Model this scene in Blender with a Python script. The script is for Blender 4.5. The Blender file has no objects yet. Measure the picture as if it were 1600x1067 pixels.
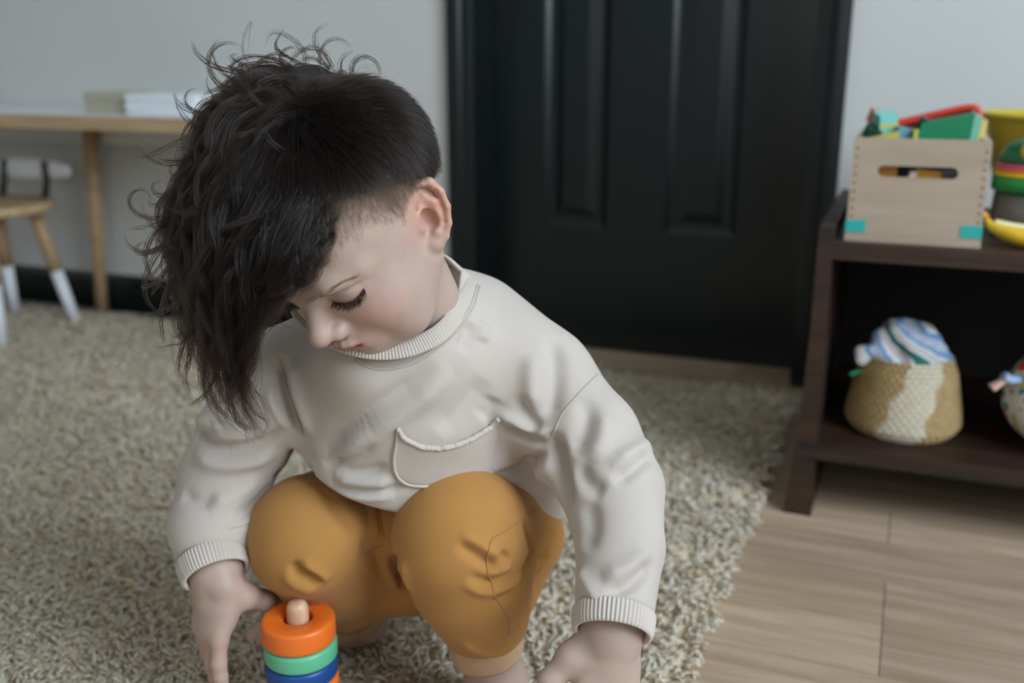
import bpy, bmesh, math, random
import numpy as np
from mathutils import Vector, Matrix
from mathutils.bvhtree import BVHTree

random.seed(7)
RNG = np.random.default_rng(7)
SC = bpy.context.scene
COL = SC.collection

# ------------------------------------------------------------------ camera
CAM_H = 0.70
FPX = 1555.0
_yaw, _pitch, _roll = math.radians(21.7), math.radians(15.93), math.radians(-0.1)
_F = np.array([-math.sin(_yaw) * math.cos(_pitch), math.cos(_yaw) * math.cos(_pitch), -math.sin(_pitch)])
_R = np.array([math.cos(_yaw), math.sin(_yaw), 0.0])
_U = np.cross(_R, _F)
_R, _U = (math.cos(_roll) * _R + math.sin(_roll) * _U, -math.sin(_roll) * _R + math.cos(_roll) * _U)
CAM_P = np.array([0.0, 0.0, CAM_H])


def at(x, y, d):
    """world point seen at photograph pixel (x, y) at axial distance d metres"""
    return CAM_P + (_F + _R * ((x - 800.0) / FPX) - _U * ((y - 533.5) / FPX)) * d


cam_data = bpy.data.cameras.new('camera')
cam = bpy.data.objects.new('camera', cam_data)
COL.objects.link(cam)
cam.matrix_world = Matrix(((_R[0], _U[0], -_F[0], 0), (_R[1], _U[1], -_F[1], 0), (_R[2], _U[2], -_F[2], CAM_H), (0, 0, 0, 1)))
cam_data.sensor_width = 36.0
cam_data.lens = FPX / 1600 * 36.0
cam_data.clip_start = 0.02
cam_data.dof.use_dof = True
cam_data.dof.focus_distance = 0.84
cam_data.dof.aperture_fstop = 3.4
SC.camera = cam

# ------------------------------------------------------------------ world, light, exposure
SC.view_settings.view_transform = 'Standard'
SC.view_settings.look = 'None'
SC.view_settings.gamma = 1.0
SC.view_settings.use_curve_mapping = False
SC.view_settings.exposure = 0.0
SC.cycles.max_bounces = 16
SC.cycles.diffuse_bounces = 8

world = bpy.data.worlds.new('world')
SC.world = world
world.use_nodes = True
world.node_tree.nodes['Background'].inputs[0].default_value = (0.62, 0.78, 1.0, 1)
world.node_tree.nodes['Background'].inputs[1].default_value = 1.0


def area_light(name, loc, target, sx, sy, power, color):
    d = bpy.data.lights.new(name, 'AREA')
    d.shape = 'RECTANGLE'
    d.size, d.size_y, d.energy, d.color = sx, sy, power, color
    o = bpy.data.objects.new(name, d)
    COL.objects.link(o)
    o.location = loc
    o.rotation_euler = (Vector(target) - Vector(loc)).to_track_quat('-Z', 'Z').to_euler()
    return o


ROOM = dict(x0=-3.4, x1=2.15, y0=-2.3, y1=2.177, h=3.0)
# daylight through the side window (in the right wall) and an added warm fill light behind the camera
area_light('daylight_side', (ROOM['x1'] + 0.02, 0.0, 1.98), (-0.3, 0.7, 0.2), 2.0, 1.85, 118.0, (0.79, 0.90, 1.0))
area_light('fill_rear', (0.15, ROOM['y0'] - 0.02, 1.5), (0.15, 0, 1.1), 1.3, 1.4, 9.0, (1.0, 0.86, 0.70))


# ------------------------------------------------------------------ helpers
def link(o, parent=None):
    COL.objects.link(o)
    if parent is not None:
        o.parent = parent
    return o


def thing(name, label, cat, loc=(0, 0, 0), rotz=0.0, group=None):
    o = bpy.data.objects.new(name, None)
    o.empty_display_size = 0.05
    link(o)
    o.location = loc
    o.rotation_euler = (0, 0, rotz)
    o['label'], o['category'] = label, cat
    if group:
        o['group'] = group
    return o


def tag(o, label, cat, group=None):
    o['label'], o['category'] = label, cat
    if group:
        o['group'] = group
    return o


def mesh_obj(name, me, m=None, parent=None, smooth=False, loc=None):
    o = bpy.data.objects.new(name, me)
    if m is not None:
        me.materials.append(m)
    if smooth:
        me.polygons.foreach_set('use_smooth', np.ones(len(me.polygons), dtype=bool))
    link(o, parent)
    if loc is not None:
        o.location = loc
    return o


def np_mesh(name, V, Fq):
    """fast mesh from numpy arrays; Fq is n x 3 or n x 4"""
    V = np.asarray(V, dtype=np.float32)
    Fq = np.asarray(Fq, dtype=np.int32)
    me = bpy.data.meshes.new(name)
    n, k = Fq.shape
    me.vertices.add(len(V))
    me.vertices.foreach_set('co', V.ravel())
    me.loops.add(n * k)
    me.loops.foreach_set('vertex_index', Fq.ravel())
    me.polygons.add(n)
    me.polygons.foreach_set('loop_start', np.arange(0, n * k, k, dtype=np.int32))
    me.update(calc_edges=True)
    me.validate()
    return me


def obj_np(name, V, Fq, m=None, parent=None, smooth=True):
    return mesh_obj(name, np_mesh(name, V, Fq), m, parent, smooth)


def bm_obj(name, bm, m=None, parent=None, smooth=False, bevel=0.0, seg=2, loc=None, rot=None):
    if bevel > 0:
        bmesh.ops.bevel(bm, geom=[e for e in bm.edges if e.is_manifold and e.calc_face_angle(0) > 0.5], offset=bevel,
                        segments=seg, affect='EDGES', profile=0.5, clamp_overlap=True)
    bmesh.ops.recalc_face_normals(bm, faces=bm.faces)
    me = bpy.data.meshes.new(name)
    bm.to_mesh(me)
    bm.free()
    o = mesh_obj(name, me, m, parent, smooth, loc)
    if rot is not None:
        o.rotation_euler = rot
    return o


def box_bm(x0, x1, y0, y1, z0, z1, bm=None):
    bm = bm or bmesh.new()
    vs = [bm.verts.new((x, y, z)) for z in (z0, z1) for y in (y0, y1) for x in (x0, x1)]
    for f in ((0, 1, 3, 2), (4, 6, 7, 5), (0, 4, 5, 1), (1, 5, 7, 3), (3, 7, 6, 2), (2, 6, 4, 0)):
        bm.faces.new([vs[i] for i in f])
    return bm


def box(name, x0, x1, y0, y1, z0, z1, m, parent=None, bevel=0.0, seg=2):
    return bm_obj(name, box_bm(x0, x1, y0, y1, z0, z1), m, parent, bevel=bevel, seg=seg)


def lathe_bm(profile, n=40, bm=None, cap=True):
    """profile: list of (radius, z) from bottom to top"""
    bm = bm or bmesh.new()
    rings = []
    for r, z in profile:
        rings.append([bm.verts.new((r * math.cos(2 * math.pi * i / n), r * math.sin(2 * math.pi * i / n), z)) for i in range(n)])
    for a, b in zip(rings[:-1], rings[1:]):
        for i in range(n):
            j = (i + 1) % n
            bm.faces.new((a[i], a[j], b[j], b[i]))
    if cap:
        bm.faces.new(list(reversed(rings[0])))
        bm.faces.new(rings[-1])
    return bm


def catmull(P, n):
    """resample a control polyline into n smooth points"""
    P = np.asarray(P, float)
    if len(P) == 2:
        t = np.linspace(0, 1, n)[:, None]
        return P[0] * (1 - t) + P[1] * t
    Q = np.vstack([2 * P[0] - P[1], P, 2 * P[-1] - P[-2]])
    seg = np.linalg.norm(np.diff(P[:, :3], axis=0), axis=1)
    cum = np.concatenate([[0], np.cumsum(seg)])
    s = np.linspace(0, cum[-1], n)
    k = np.clip(np.searchsorted(cum, s, side='right') - 1, 0, len(P) - 2)
    u = ((s - cum[k]) / np.maximum(seg[k], 1e-9))[:, None]
    p0, p1, p2, p3 = Q[k], Q[k + 1], Q[k + 2], Q[k + 3]
    return 0.5 * ((2 * p1) + (-p0 + p2) * u + (2 * p0 - 5 * p1 + 4 * p2 - p3) * u ** 2 + (-p0 + 3 * p1 - 3 * p2 + p3) * u ** 3)


def sweep(P, rad, sides=10, closed=False, flat=1.0, up=None, cap=True):
    """tube along points P (n x 3); rad scalar or n; flat scales the cross-section along the 'up' side. returns V, quads"""
    P = np.asarray(P, float)
    n = len(P)
    rad = np.broadcast_to(np.asarray(rad, float), (n,))
    T = np.gradient(P, axis=0)
    if closed:
        T = np.roll(P, -1, 0) - np.roll(P, 1, 0)
    T /= np.linalg.norm(T, axis=1)[:, None] + 1e-12
    if up is None:
        ref = np.array([0, 0, 1.0]) if abs(T[0, 2]) < 0.9 else np.array([1.0, 0, 0])
        N = np.zeros_like(P)
        v = ref - T[0] * (ref @ T[0])
        N[0] = v / np.linalg.norm(v)
        for i in range(1, n):
            v = N[i - 1] - T[i] * (N[i - 1] @ T[i])
            N[i] = v / (np.linalg.norm(v) + 1e-12)
    else:
        N = np.asarray(up, float) - T * np.sum(np.asarray(up, float) * T, axis=1)[:, None]
        N /= np.linalg.norm(N, axis=1)[:, None] + 1e-12
    B = np.cross(T, N)
    a = np.arange(sides) * 2 * math.pi / sides
    V = P[:, None, :] + rad[:, None, None] * (np.cos(a)[None, :, None] * N[:, None, :] * flat + np.sin(a)[None, :, None] * B[:, None, :])
    V = V.reshape(-1, 3)
    Fq = []
    m = n if closed else n - 1
    i = np.arange(m)[:, None]
    j = np.arange(sides)[None, :]
    i2, j2 = (i + 1) % n, (j + 1) % sides
    Fq = np.stack([i * sides + j, i * sides + j2, i2 * sides + j2, i2 * sides + j], axis=-1).reshape(-1, 4)
    if cap and not closed:
        V = np.vstack([V, P[0], P[-1]])
        c0, c1 = n * sides, n * sides + 1
        jj = np.arange(sides)
        k2 = (jj + 1) % sides
        # degenerate-free caps: quads made of two rim steps around the centre
        e = np.arange(0, sides - 1, 2)
        cap0 = np.stack([np.full(len(e), c0), (e + 2) % sides, e + 1, e], axis=-1)
        o = (n - 1) * sides
        cap1 = np.stack([np.full(len(e), c1), o + e, o + e + 1, o + (e + 2) % sides], axis=-1)
        Fq = np.vstack([Fq, cap0, cap1])
    return V, Fq


def merge_np(parts):
    Vs, Fs, off = [], [], 0
    for V, Fq in parts:
        Vs.append(V)
        Fs.append(Fq + off)
        off += len(V)
    return np.vstack(Vs), np.vstack(Fs)


# ------------------------------------------------------------------ materials
def srgb(r, g, b):
    def c(v):
        v /= 255.0
        return v / 12.92 if v <= 0.04045 else ((v + 0.055) / 1.055) ** 2.4
    return (c(r), c(g), c(b), 1.0)


class NT:
    def __init__(self, name):
        self.m = bpy.data.materials.new(name)
        self.m.use_nodes = True
        self.t = self.m.node_tree
        self.b = self.t.nodes['Principled BSDF']

    def n(self, typ, **kw):
        nd = self.t.nodes.new(typ)
        for k, v in kw.items():
            if k in nd.inputs:
                nd.inputs[k].default_value = v
            else:
                setattr(nd, k, v)
        return nd

    def l(self, a, ai, b, bi):
        self.t.links.new(a.outputs[ai], b.inputs[bi])

    def coords(self, kind='Object', scale=(1, 1, 1), rot=(0, 0, 0)):
        tc = self.n('ShaderNodeTexCoord')
        mp = self.n('ShaderNodeMapping')
        mp.inputs['Scale'].default_value = scale
        mp.inputs['Rotation'].default_value = rot
        self.l(tc, kind, mp, 'Vector')
        return mp

    def ramp(self, src, so, stops):
        r = self.n('ShaderNodeValToRGB')
        els = r.color_ramp.elements
        while len(els) < len(stops):
            els.new(0.5)
        for e, (p, c) in zip(els, stops):
            e.position, e.color = p, c
        self.l(src, so, r, 'Fac')
        return r

    def bump(self, src, so, strength, dist, prev=None):
        b = self.n('ShaderNodeBump', Strength=strength, Distance=dist)
        self.l(src, so, b, 'Height')
        if prev is not None:
            self.l(prev, 'Normal', b, 'Normal')
        self.l(b, 'Normal', self.b, 'Normal')
        return b


def plain(name, col, rough=0.6, var=0.0, vscale=20.0, bump=0.0, bscale=200.0, bdist=0.001, metal=0.0, spec=0.5):
    k = NT(name)
    k.b.inputs['Roughness'].default_value = rough
    k.b.inputs['Metallic'].default_value = metal
    k.b.inputs['Specular IOR Level'].default_value = spec
    k.b.inputs['Base Color'].default_value = col
    mp = k.coords()
    if var > 0:
        nz = k.n('ShaderNodeTexNoise', Scale=vscale, Detail=4.0)
        k.l(mp, 'Vector', nz, 'Vector')
        lo = tuple(c * (1 - var) for c in col[:3]) + (1,)
        hi = tuple(min(1, c * (1 + var)) for c in col[:3]) + (1,)
        r = k.ramp(nz, 'Fac', [(0.3, lo), (0.7, hi)])
        k.l(r, 'Color', k.b, 'Base Color')
    if bump > 0:
        nb = k.n('ShaderNodeTexNoise', Scale=bscale, Detail=3.0)
        k.l(mp, 'Vector', nb, 'Vector')
        k.bump(nb, 'Fac', bump, bdist)
    return k.m


def wood(name, light, dark, stretch=(1.5, 18, 18), scale=4.0, rough=0.5, bump=0.15, island=False):
    k = NT(name)
    k.b.inputs['Roughness'].default_value = rough
    mp = k.coords('Object', stretch)
    src = mp
    if island:
        inf = k.n('ShaderNodeObjectInfo')
        add = k.n('ShaderNodeVectorMath', operation='ADD')
        mul = k.n('ShaderNodeMath', operation='MULTIPLY')
        mul.inputs[1].default_value = 37.0
        k.l(inf, 'Random', mul, 0)
        k.l(mp, 'Vector', add, 0)
        k.l(mul, 'Value', add, 1)
        src = add
    nz = k.n('ShaderNodeTexNoise', Scale=scale, Detail=6.0, Distortion=0.6)
    k.l(src, 'Vector', nz, 'Vector')
    r = k.ramp(nz, 'Fac', [(0.32, dark), (0.68, light)])
    if island:
        inf2 = k.n('ShaderNodeObjectInfo')
        mr = k.n('ShaderNodeMapRange')
        mr.inputs['To Min'].default_value, mr.inputs['To Max'].default_value = 0.82, 1.08
        k.l(inf2, 'Random', mr, 'Value')
        hsv = k.n('ShaderNodeHueSaturation')
        k.l(mr, 'Result', hsv, 'Value')
        k.l(r, 'Color', hsv, 'Color')
        k.l(hsv, 'Color', k.b, 'Base Color')
    else:
        k.l(r, 'Color', k.b, 'Base Color')
    fine = k.n('ShaderNodeTexNoise', Scale=scale * 6, Detail=3.0)
    k.l(src, 'Vector', fine, 'Vector')
    k.bump(fine, 'Fac', bump, 0.0006)
    return k.m
# ------------------------------------------------------------------ sculpting: smooth-blended solids -> one continuous surface
class Sculpt:
    def __init__(self):
        self.p = []

    def _add(self, fn, c, r, op, k):
        self.p.append((fn, np.asarray(c, float), float(r), op, float(k)))

    def cone(self, a, b, ra, rb, k=0.01, op='u'):
        a, b = np.asarray(a, float), np.asarray(b, float)
        ab = b - a
        L2 = max(ab @ ab, 1e-12)

        def fn(P):
            t = np.clip(((P - a) @ ab) / L2, 0, 1)
            q = P - a - t[:, None] * ab
            return np.sqrt(np.einsum('ij,ij->i', q, q)) - (ra + (rb - ra) * t)
        self._add(fn, (a + b) / 2, math.sqrt(L2) / 2 + max(ra, rb), op, k)

    def chain(self, pts, rads, k=0.01, op='u'):
        for i in range(len(pts) - 1):
            self.cone(pts[i], pts[i + 1], rads[i], rads[i + 1], k, op)

    def ball(self, c, r, k=0.01, op='u'):
        c = np.asarray(c, float)

        def fn(P):
            q = P - c
            return np.sqrt(np.einsum('ij,ij->i', q, q)) - r
        self._add(fn, c, r, op, k)

    def ell(self, c, rad, axes=None, k=0.01, op='u'):
        c = np.asarray(c, float)
        rad = np.asarray(rad, float)
        A = np.eye(3) if axes is None else np.asarray(axes, float)      # rows: the axes

        def fn(P):
            q = (P - c) @ A.T
            k0 = np.sqrt(np.sum((q / rad) ** 2, axis=1))
            k1 = np.sqrt(np.sum((q / rad ** 2) ** 2, axis=1))
            return k0 * (k0 - 1) / np.maximum(k1, 1e-6)
        self._add(fn, c, rad.max(), op, k)

    def half(self, c, nrm, r, k=0.004):
        """cut away everything on the side nrm points to, within radius r of c"""
        c, nrm = np.asarray(c, float), np.asarray(nrm, float)
        nrm = nrm / np.linalg.norm(nrm)

        def fn(P):
            q = P - c
            return np.maximum(-(q @ nrm), np.sqrt(np.einsum('ij,ij->i', q, q)) - r)
        self._add(fn, c, r, 's', k)

    def ev(self, P, idx=None):
        d = np.full(len(P), 1.0)
        for i in (range(len(self.p)) if idx is None else idx):
            fn, c, r, op, k = self.p[i]
            e = fn(P)
            if op == 'u':
                h = np.maximum(k - np.abs(d - e), 0) / k
                d = np.minimum(d, e) - h * h * k * 0.25
            else:
                h = np.maximum(k - np.abs(d + e), 0) / k
                d = np.maximum(d, -e) + h * h * k * 0.25
        return d

    def near(self, c, rad):
        return [i for i, p in enumerate(self.p) if np.linalg.norm(p[1] - c) - p[2] < rad + p[4]]

    def mesh(self, h, B=14, smooth=2):
        lo = np.min([p[1] - p[2] for p in self.p if p[3] == 'u'], axis=0) - 3 * h
        hi = np.max([p[1] + p[2] for p in self.p if p[3] == 'u'], axis=0) + 3 * h
        nb = np.ceil((hi - lo) / (B * h)).astype(int)
        bx = np.stack(np.meshgrid(*[np.arange(n) for n in nb], indexing='ij'), -1).reshape(-1, 3)
        cen = lo + (bx + 0.5) * B * h
        bR = B * h * 0.8661
        pc = np.array([p[1] for p in self.p])
        pr = np.array([p[2] + p[4] for p in self.p])
        isu = np.array([p[3] == 'u' for p in self.p])
        g = np.arange(B + 1)
        G = np.stack(np.meshgrid(g, g, g, indexing='ij'), -1).reshape(-1, 3) * h
        corner = np.array([[i, j, k] for i in (0, 1) for j in (0, 1) for k in (0, 1)])
        edges = [(a, b) for a in range(8) for b in range(a + 1, 8) if np.abs(corner[a] - corner[b]).sum() == 1]
        N = nb * B + 2
        keys, poss, quads = [], [], []

        def key(c):
            return ((c[..., 0] + 1) * (N[1] + 2) + (c[..., 1] + 1)) * (N[2] + 2) + (c[..., 2] + 1)
        for b, c in zip(bx, cen):
            dist = np.linalg.norm(pc - c, axis=1) - pr
            idx = np.nonzero(dist < bR + 2 * h + 0.012 + 0.25 * pr)[0]
            if not isu[idx].any() or not (dist[isu] < bR + 2 * h).any():
                continue
            d0 = self.ev(c[None], idx)[0]
            if abs(d0) > bR * 1.7 + 2 * h:
                continue
            v = self.ev(lo + b * B * h + G, idx).reshape(B + 1, B + 1, B + 1)
            s = v < 0
            if s.all() or not s.any():
                continue
            cs = np.stack([s[i:B + i, j:B + j, k:B + k] for i, j, k in corner], -1)
            cnt = cs.sum(-1)
            ai = np.argwhere((cnt > 0) & (cnt < 8))
            vals = np.stack([v[ai[:, 0] + i, ai[:, 1] + j, ai[:, 2] + k] for i, j, k in corner], -1)
            acc = np.zeros((len(ai), 3))
            num = np.zeros(len(ai))
            for a, e in edges:
                m = (vals[:, a] < 0) != (vals[:, e] < 0)
                t = np.where(m, vals[:, a] / np.where(m, vals[:, a] - vals[:, e], 1), 0)
                acc += np.where(m[:, None], corner[a] + t[:, None] * (corner[e] - corner[a]), 0)
                num += m
            keys.append(key(ai + b * B))
            poss.append(lo + (b * B + ai + acc / num[:, None]) * h)
            for ax in range(3):
                o1, o2 = [(1, 2), (2, 0), (0, 1)][ax]
                sl0 = [slice(0, B)] * 3
                sl1 = [slice(0, B)] * 3
                sl1[ax] = slice(1, B + 1)
                A0, A1 = s[tuple(sl0)], s[tuple(sl1)]
                e = np.argwhere(A0 != A1)
                if not len(e):
                    continue
                inside = A0[e[:, 0], e[:, 1], e[:, 2]]
                p = e + b * B
                d1, d2 = np.zeros(3, int), np.zeros(3, int)
                d1[o1], d2[o2] = 1, 1
                q = np.stack([key(p - d1 - d2), key(p - d2), key(p), key(p - d1)], -1)
                q[~inside] = q[~inside][:, ::-1]
                quads.append(q)
        keys = np.concatenate(keys)
        V = np.vstack(poss)
        Q = np.vstack(quads)
        order = np.argsort(keys)
        ks = keys[order]
        pos = np.clip(np.searchsorted(ks, Q), 0, len(ks) - 1)
        ok = (ks[pos] == Q).all(1)
        Q = order[pos[ok]]
        for _ in range(smooth):
            V = relax(V, Q, 0.5)
        return V, Q


def edges_of(Q):
    E = np.vstack([Q[:, [0, 1]], Q[:, [1, 2]], Q[:, [2, 3]], Q[:, [3, 0]]])
    return E


def relax(V, Q, lam, mask=None):
    E = edges_of(Q)
    n = len(V)
    cnt = np.bincount(E[:, 0], minlength=n) + np.bincount(E[:, 1], minlength=n)
    out = np.empty_like(V)
    for a in range(3):
        sm = np.bincount(E[:, 0], weights=V[E[:, 1], a], minlength=n) + np.bincount(E[:, 1], weights=V[E[:, 0], a], minlength=n)
        out[:, a] = sm / np.maximum(cnt, 1)
    w = lam if mask is None else (lam * mask)[:, None]
    return V + (out - V) * w


def vnormals(V, Q):
    d1 = V[Q[:, 2]] - V[Q[:, 0]]
    d2 = V[Q[:, 3]] - V[Q[:, 1]]
    n = np.cross(d1, d2)
    N = np.zeros_like(V)
    for j in range(4):
        for a in range(3):
            N[:, a] += np.bincount(Q[:, j], weights=n[:, a], minlength=len(V))
    return N / (np.linalg.norm(N, axis=1)[:, None] + 1e-12)


def poly_dist(V, P):
    """distance of points V to polyline P, and the arc parameter and offset vector of the nearest point"""
    best = np.full(len(V), 1e9)
    par = np.zeros(len(V))
    near = np.zeros_like(V)
    tan = np.zeros_like(V)
    L = np.concatenate([[0], np.cumsum(np.linalg.norm(np.diff(P, axis=0), axis=1))])
    for i in range(len(P) - 1):
        a, ab = P[i], P[i + 1] - P[i]
        t = np.clip(((V - a) @ ab) / max(ab @ ab, 1e-12), 0, 1)
        q = a + t[:, None] * ab
        d = np.linalg.norm(V - q, axis=1)
        m = d < best
        best[m] = d[m]
        par[m] = (L[i] + t[m] * (L[i + 1] - L[i])) / L[-1]
        near[m] = q[m]
        tan[m] = ab / (np.linalg.norm(ab) + 1e-12)
    return best, par, near, tan


class Skin:
    """a sculpted surface that pixel-traced lines can be laid on"""
    def __init__(self, V, Q):
        self.V, self.Q = V, Q
        self.fresh()

    def fresh(self):
        self.N = vnormals(self.V, self.Q)
        self.bvh = BVHTree.FromPolygons(self.V.tolist(), self.Q.tolist())

    def hit(self, x, y):
        d = at(x, y, 1.0) - CAM_P
        r = self.bvh.ray_cast(Vector(CAM_P), Vector(d).normalized())
        if r[0] is None:
            r2 = self.bvh.find_nearest(Vector(at(x, y, 0.93)))
            return np.array(r2[0]), np.array(r2[1])
        return np.array(r[0]), np.array(r[1])

    def trace(self, px, n=24):
        c = catmull(np.array([(p[0], p[1], 0.0) for p in px]), n)
        H = [self.hit(x, y) for x, y, _ in c]
        P = np.array([h[0] for h in H])
        Nn = np.array([h[1] for h in H])
        return P, Nn

    def fold(self, px, width, amp, n=20, taper=True, side=0.0, reach=3.0):
        """raise (amp > 0) or press in (amp < 0) the surface along a traced line; side != 0 puts a swell beside the crease"""
        P, Nn = self.trace(px, n)
        lo, hi = P.min(0) - reach * width * 1.6, P.max(0) + reach * width * 1.6
        idx = np.nonzero(((self.V > lo) & (self.V < hi)).all(1))[0]
        if not len(idx):
            return
        v = self.V[idx]
        d, par, near, tan = poly_dist(v, P)
        nm = Nn[np.clip((par * (n - 1)).round().astype(int), 0, n - 1)]
        facing = np.clip(np.sum(self.N[idx] * nm, axis=1) * 2.0, 0, 1)
        w = np.exp(-(d / width) ** 2)
        tp = np.clip(np.sin(np.clip(par, 0, 1) * math.pi) * 1.6, 0, 1) if taper else 1.0
        disp = amp * w
        if side:
            s = np.sum(np.cross(tan, nm) * (v - near), axis=1) * np.sign(side)
            sw = np.exp(-((s - 1.7 * width) / (1.5 * width)) ** 2) * np.exp(-(np.maximum(d - np.abs(s), 0) / width) ** 2)
            disp = disp + abs(side) * sw
        self.V[idx] = v + nm * (disp * tp * facing)[:, None]
# ------------------------------------------------------------------ the setting
Yw = ROOM['y1']
M_wall = plain('wall_paint', srgb(206, 207, 204), 0.85, var=0.02, vscale=3, bump=0.12, bscale=90, bdist=0.001)
M_ceil = plain('ceiling_paint', srgb(225, 225, 222), 0.9)
M_dark = plain('dark_green_gloss_paint', srgb(17, 25, 25), 0.28, var=0.06, vscale=6, bump=0.05, bscale=60, bdist=0.0006)
M_sub = plain('subfloor', srgb(70, 55, 42), 0.9)
M_plank = wood('floor_laminate', srgb(188, 166, 142), srgb(160, 137, 113), (1.2, 16, 16), 3.0, 0.42, 0.1, island=True)
M_white = plain('white_frame_paint', srgb(226, 226, 222), 0.5)


def struct(o):
    o['kind'] = 'structure'
    return o


floor = struct(box('floor', ROOM['x0'] - 0.1, ROOM['x1'] + 0.1, ROOM['y0'] - 0.1, Yw + 0.25, -0.12, -0.012, M_sub))
# laminate boards running along the back wall, laid in staggered rows
PW = 0.118
row = 0
y = 2.402
while y > 0.05:
    y0 = y - PW
    joints = [-3.2 + ((row * 0.47) % 1.2) + i * 1.2 for i in range(-1, 5)]
    if abs(y - 1.575) < .03 or abs(y - 1.34) < .03 or abs(y - 1.222) < .03:
        joints = [j - joints[3] + 0.024 for j in joints]
    for a, b in zip(joints[:-1], joints[1:]):
        b2, a2 = min(b, ROOM['x1']), max(a, ROOM['x0'])
        if y0 > Yw - 0.16:
            b2, a2 = min(b2, 0.6), max(a2, -1.2)
        elif y0 < 2.0:
            a2 = max(a2, -0.75)
        else:
            a2 = max(a2, -2.9)
        if b2 - a2 > 0.06:
            box('plank', a2 + 0.0006, b2 - 0.0006, max(y0, 0.05) + 0.0006, min(y, Yw + 0.16) - 0.0006, -0.012, 0.0, M_plank, floor, bevel=0.0009, seg=1)
    y = y0
    row += 1

OX0, OX1, OH = -0.96, -0.20, 2.06      # door opening
T = 0.16
wb = struct(bm_obj('wall_back', box_bm(ROOM['x0'] - 0.1, OX0 - 0.012, Yw, Yw + T, -0.012, ROOM['h']), M_wall))
bmw = box_bm(OX1 + 0.012, ROOM['x1'] + 0.1, Yw, Yw + T, -0.012, ROOM['h'])
struct(bm_obj('wall_back', bmw, M_wall))
struct(box('wall_back', OX0 - 0.012, OX1 + 0.012, Yw, Yw + T, OH + 0.012, ROOM['h'], M_wall))
struct(box('wall_left', ROOM['x0'] - 0.1, ROOM['x0'], ROOM['y0'], Yw, -0.012, ROOM['h'], M_wall))
# the wall with the side window (outside the frame, lets the daylight in)
wy0, wy1, wz0, wz1 = -1.05, 1.05, 1.02, 2.94
for q in ((ROOM['y0'], wy0, -0.012, ROOM['h']), (wy1, Yw, -0.012, ROOM['h']), (wy0, wy1, -0.012, wz0), (wy0, wy1, wz1, ROOM['h'])):
    struct(box('wall_right', ROOM['x1'], ROOM['x1'] + 0.1, q[0], q[1], q[2], q[3], M_wall))
win = struct(box('window_1', ROOM['x1'] - 0.02, ROOM['x1'] + 0.04, wy0 - 0.05, wy1 + 0.05, wz0 - 0.03, wz0, M_white))
box('mullion', ROOM['x1'] - 0.005, ROOM['x1'] + 0.012, -0.07, -0.03, wz0, wz1, M_white, win)
for q in ((ROOM['x0'], -0.55, -0.012, ROOM['h']), (0.85, ROOM['x1'], -0.012, ROOM['h']), (-0.55, 0.85, -0.012, 0.78), (-0.55, 0.85, 2.22, ROOM['h'])):
    struct(box('wall_front', q[0], q[1], ROOM['y0'] - 0.1, ROOM['y0'], q[2], q[3], M_wall))
struct(box('ceiling', ROOM['x0'] - 0.1, ROOM['x1'] + 0.1, ROOM['y0'] - 0.1, Yw + T, ROOM['h'], ROOM['h'] + 0.08, M_ceil))

# dark baseboards
def baseboard(name, x0, x1):
    bm = bmesh.new()
    prof = [(0, 0), (0, 0.106), (-0.006, 0.106), (-0.010, 0.098), (-0.014, 0.088), (-0.014, 0)]
    a = [bm.verts.new((x0, Yw + p[0], p[1])) for p in prof]
    b = [bm.verts.new((x1, Yw + p[0], p[1])) for p in prof]
    n = len(prof)
    for i in range(n):
        bm.faces.new((a[i], a[(i + 1) % n], b[(i + 1) % n], b[i]))
    bm.faces.new(a)
    bm.faces.new(list(reversed(b)))
    return struct(bm_obj(name, bm, M_dark))


baseboard('baseboard_left', ROOM['x0'], OX0 - 0.062)
baseboard('baseboard_right', OX1 + 0.062, ROOM['x1'])


# door casing: a stepped profile mitred by simple butt joints, each length its own trim
def casing(name, x_in, x_out, z0, z1):
    bm = bmesh.new()
    s = 1 if x_out > x_in else -1
    w = abs(x_out - x_in)
    prof = [(0, 0.02), (0, -0.010), (0.006, -0.013), (w * 0.42, -0.015), (w * 0.5, -0.020), (w * 0.66, -0.022), (w * 0.93, -0.022), (w, -0.017), (w, 0.0)]
    a = [bm.verts.new((x_in + s * p[0], Yw + min(p[1], 0.0), z0)) for p in prof[1:]]
    b = [bm.verts.new((x_in + s * p[0], Yw + min(p[1], 0.0), z1)) for p in prof[1:]]
    a.append(bm.verts.new((x_in, Yw, z0)))
    b.append(bm.verts.new((x_in, Yw, z1)))
    n = len(a)
    for i in range(n):
        bm.faces.new((a[i], a[(i + 1) % n], b[(i + 1) % n], b[i]))
    bm.faces.new(a)
    bm.faces.new(list(reversed(b)))
    return struct(bm_obj(name, bm, M_dark))


casing('trim_1', OX0 + 0.002, OX0 - 0.062, 0, OH + 0.06)
casing('trim_2', OX1 - 0.002, OX1 + 0.062, 0, OH + 0.06)
struct(box('trim_3', OX0 + 0.002, OX1 - 0.002, Yw - 0.02, Yw, OH, OH + 0.06, M_dark, bevel=0.004))
# jambs
Yd = Yw + 0.115
struct(box('trim_4', OX0 - 0.012, OX0 + 0.004, Yw, Yw + T, 0, OH, M_dark, bevel=0.002))
struct(box('trim_5', OX1 - 0.004, OX1 + 0.012, Yw, Yw + T, 0, OH, M_dark, bevel=0.002))
struct(box('leak_strip', OX0, OX1, Yd + 0.044, Yd + 0.050, -0.012, 0.02, M_dark))  # unseen strip added behind the leaf to stop light leaking under the door
struct(box('trim_6', OX0, OX1, Yw, Yw + T, OH, OH + 0.012, M_dark))

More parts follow.
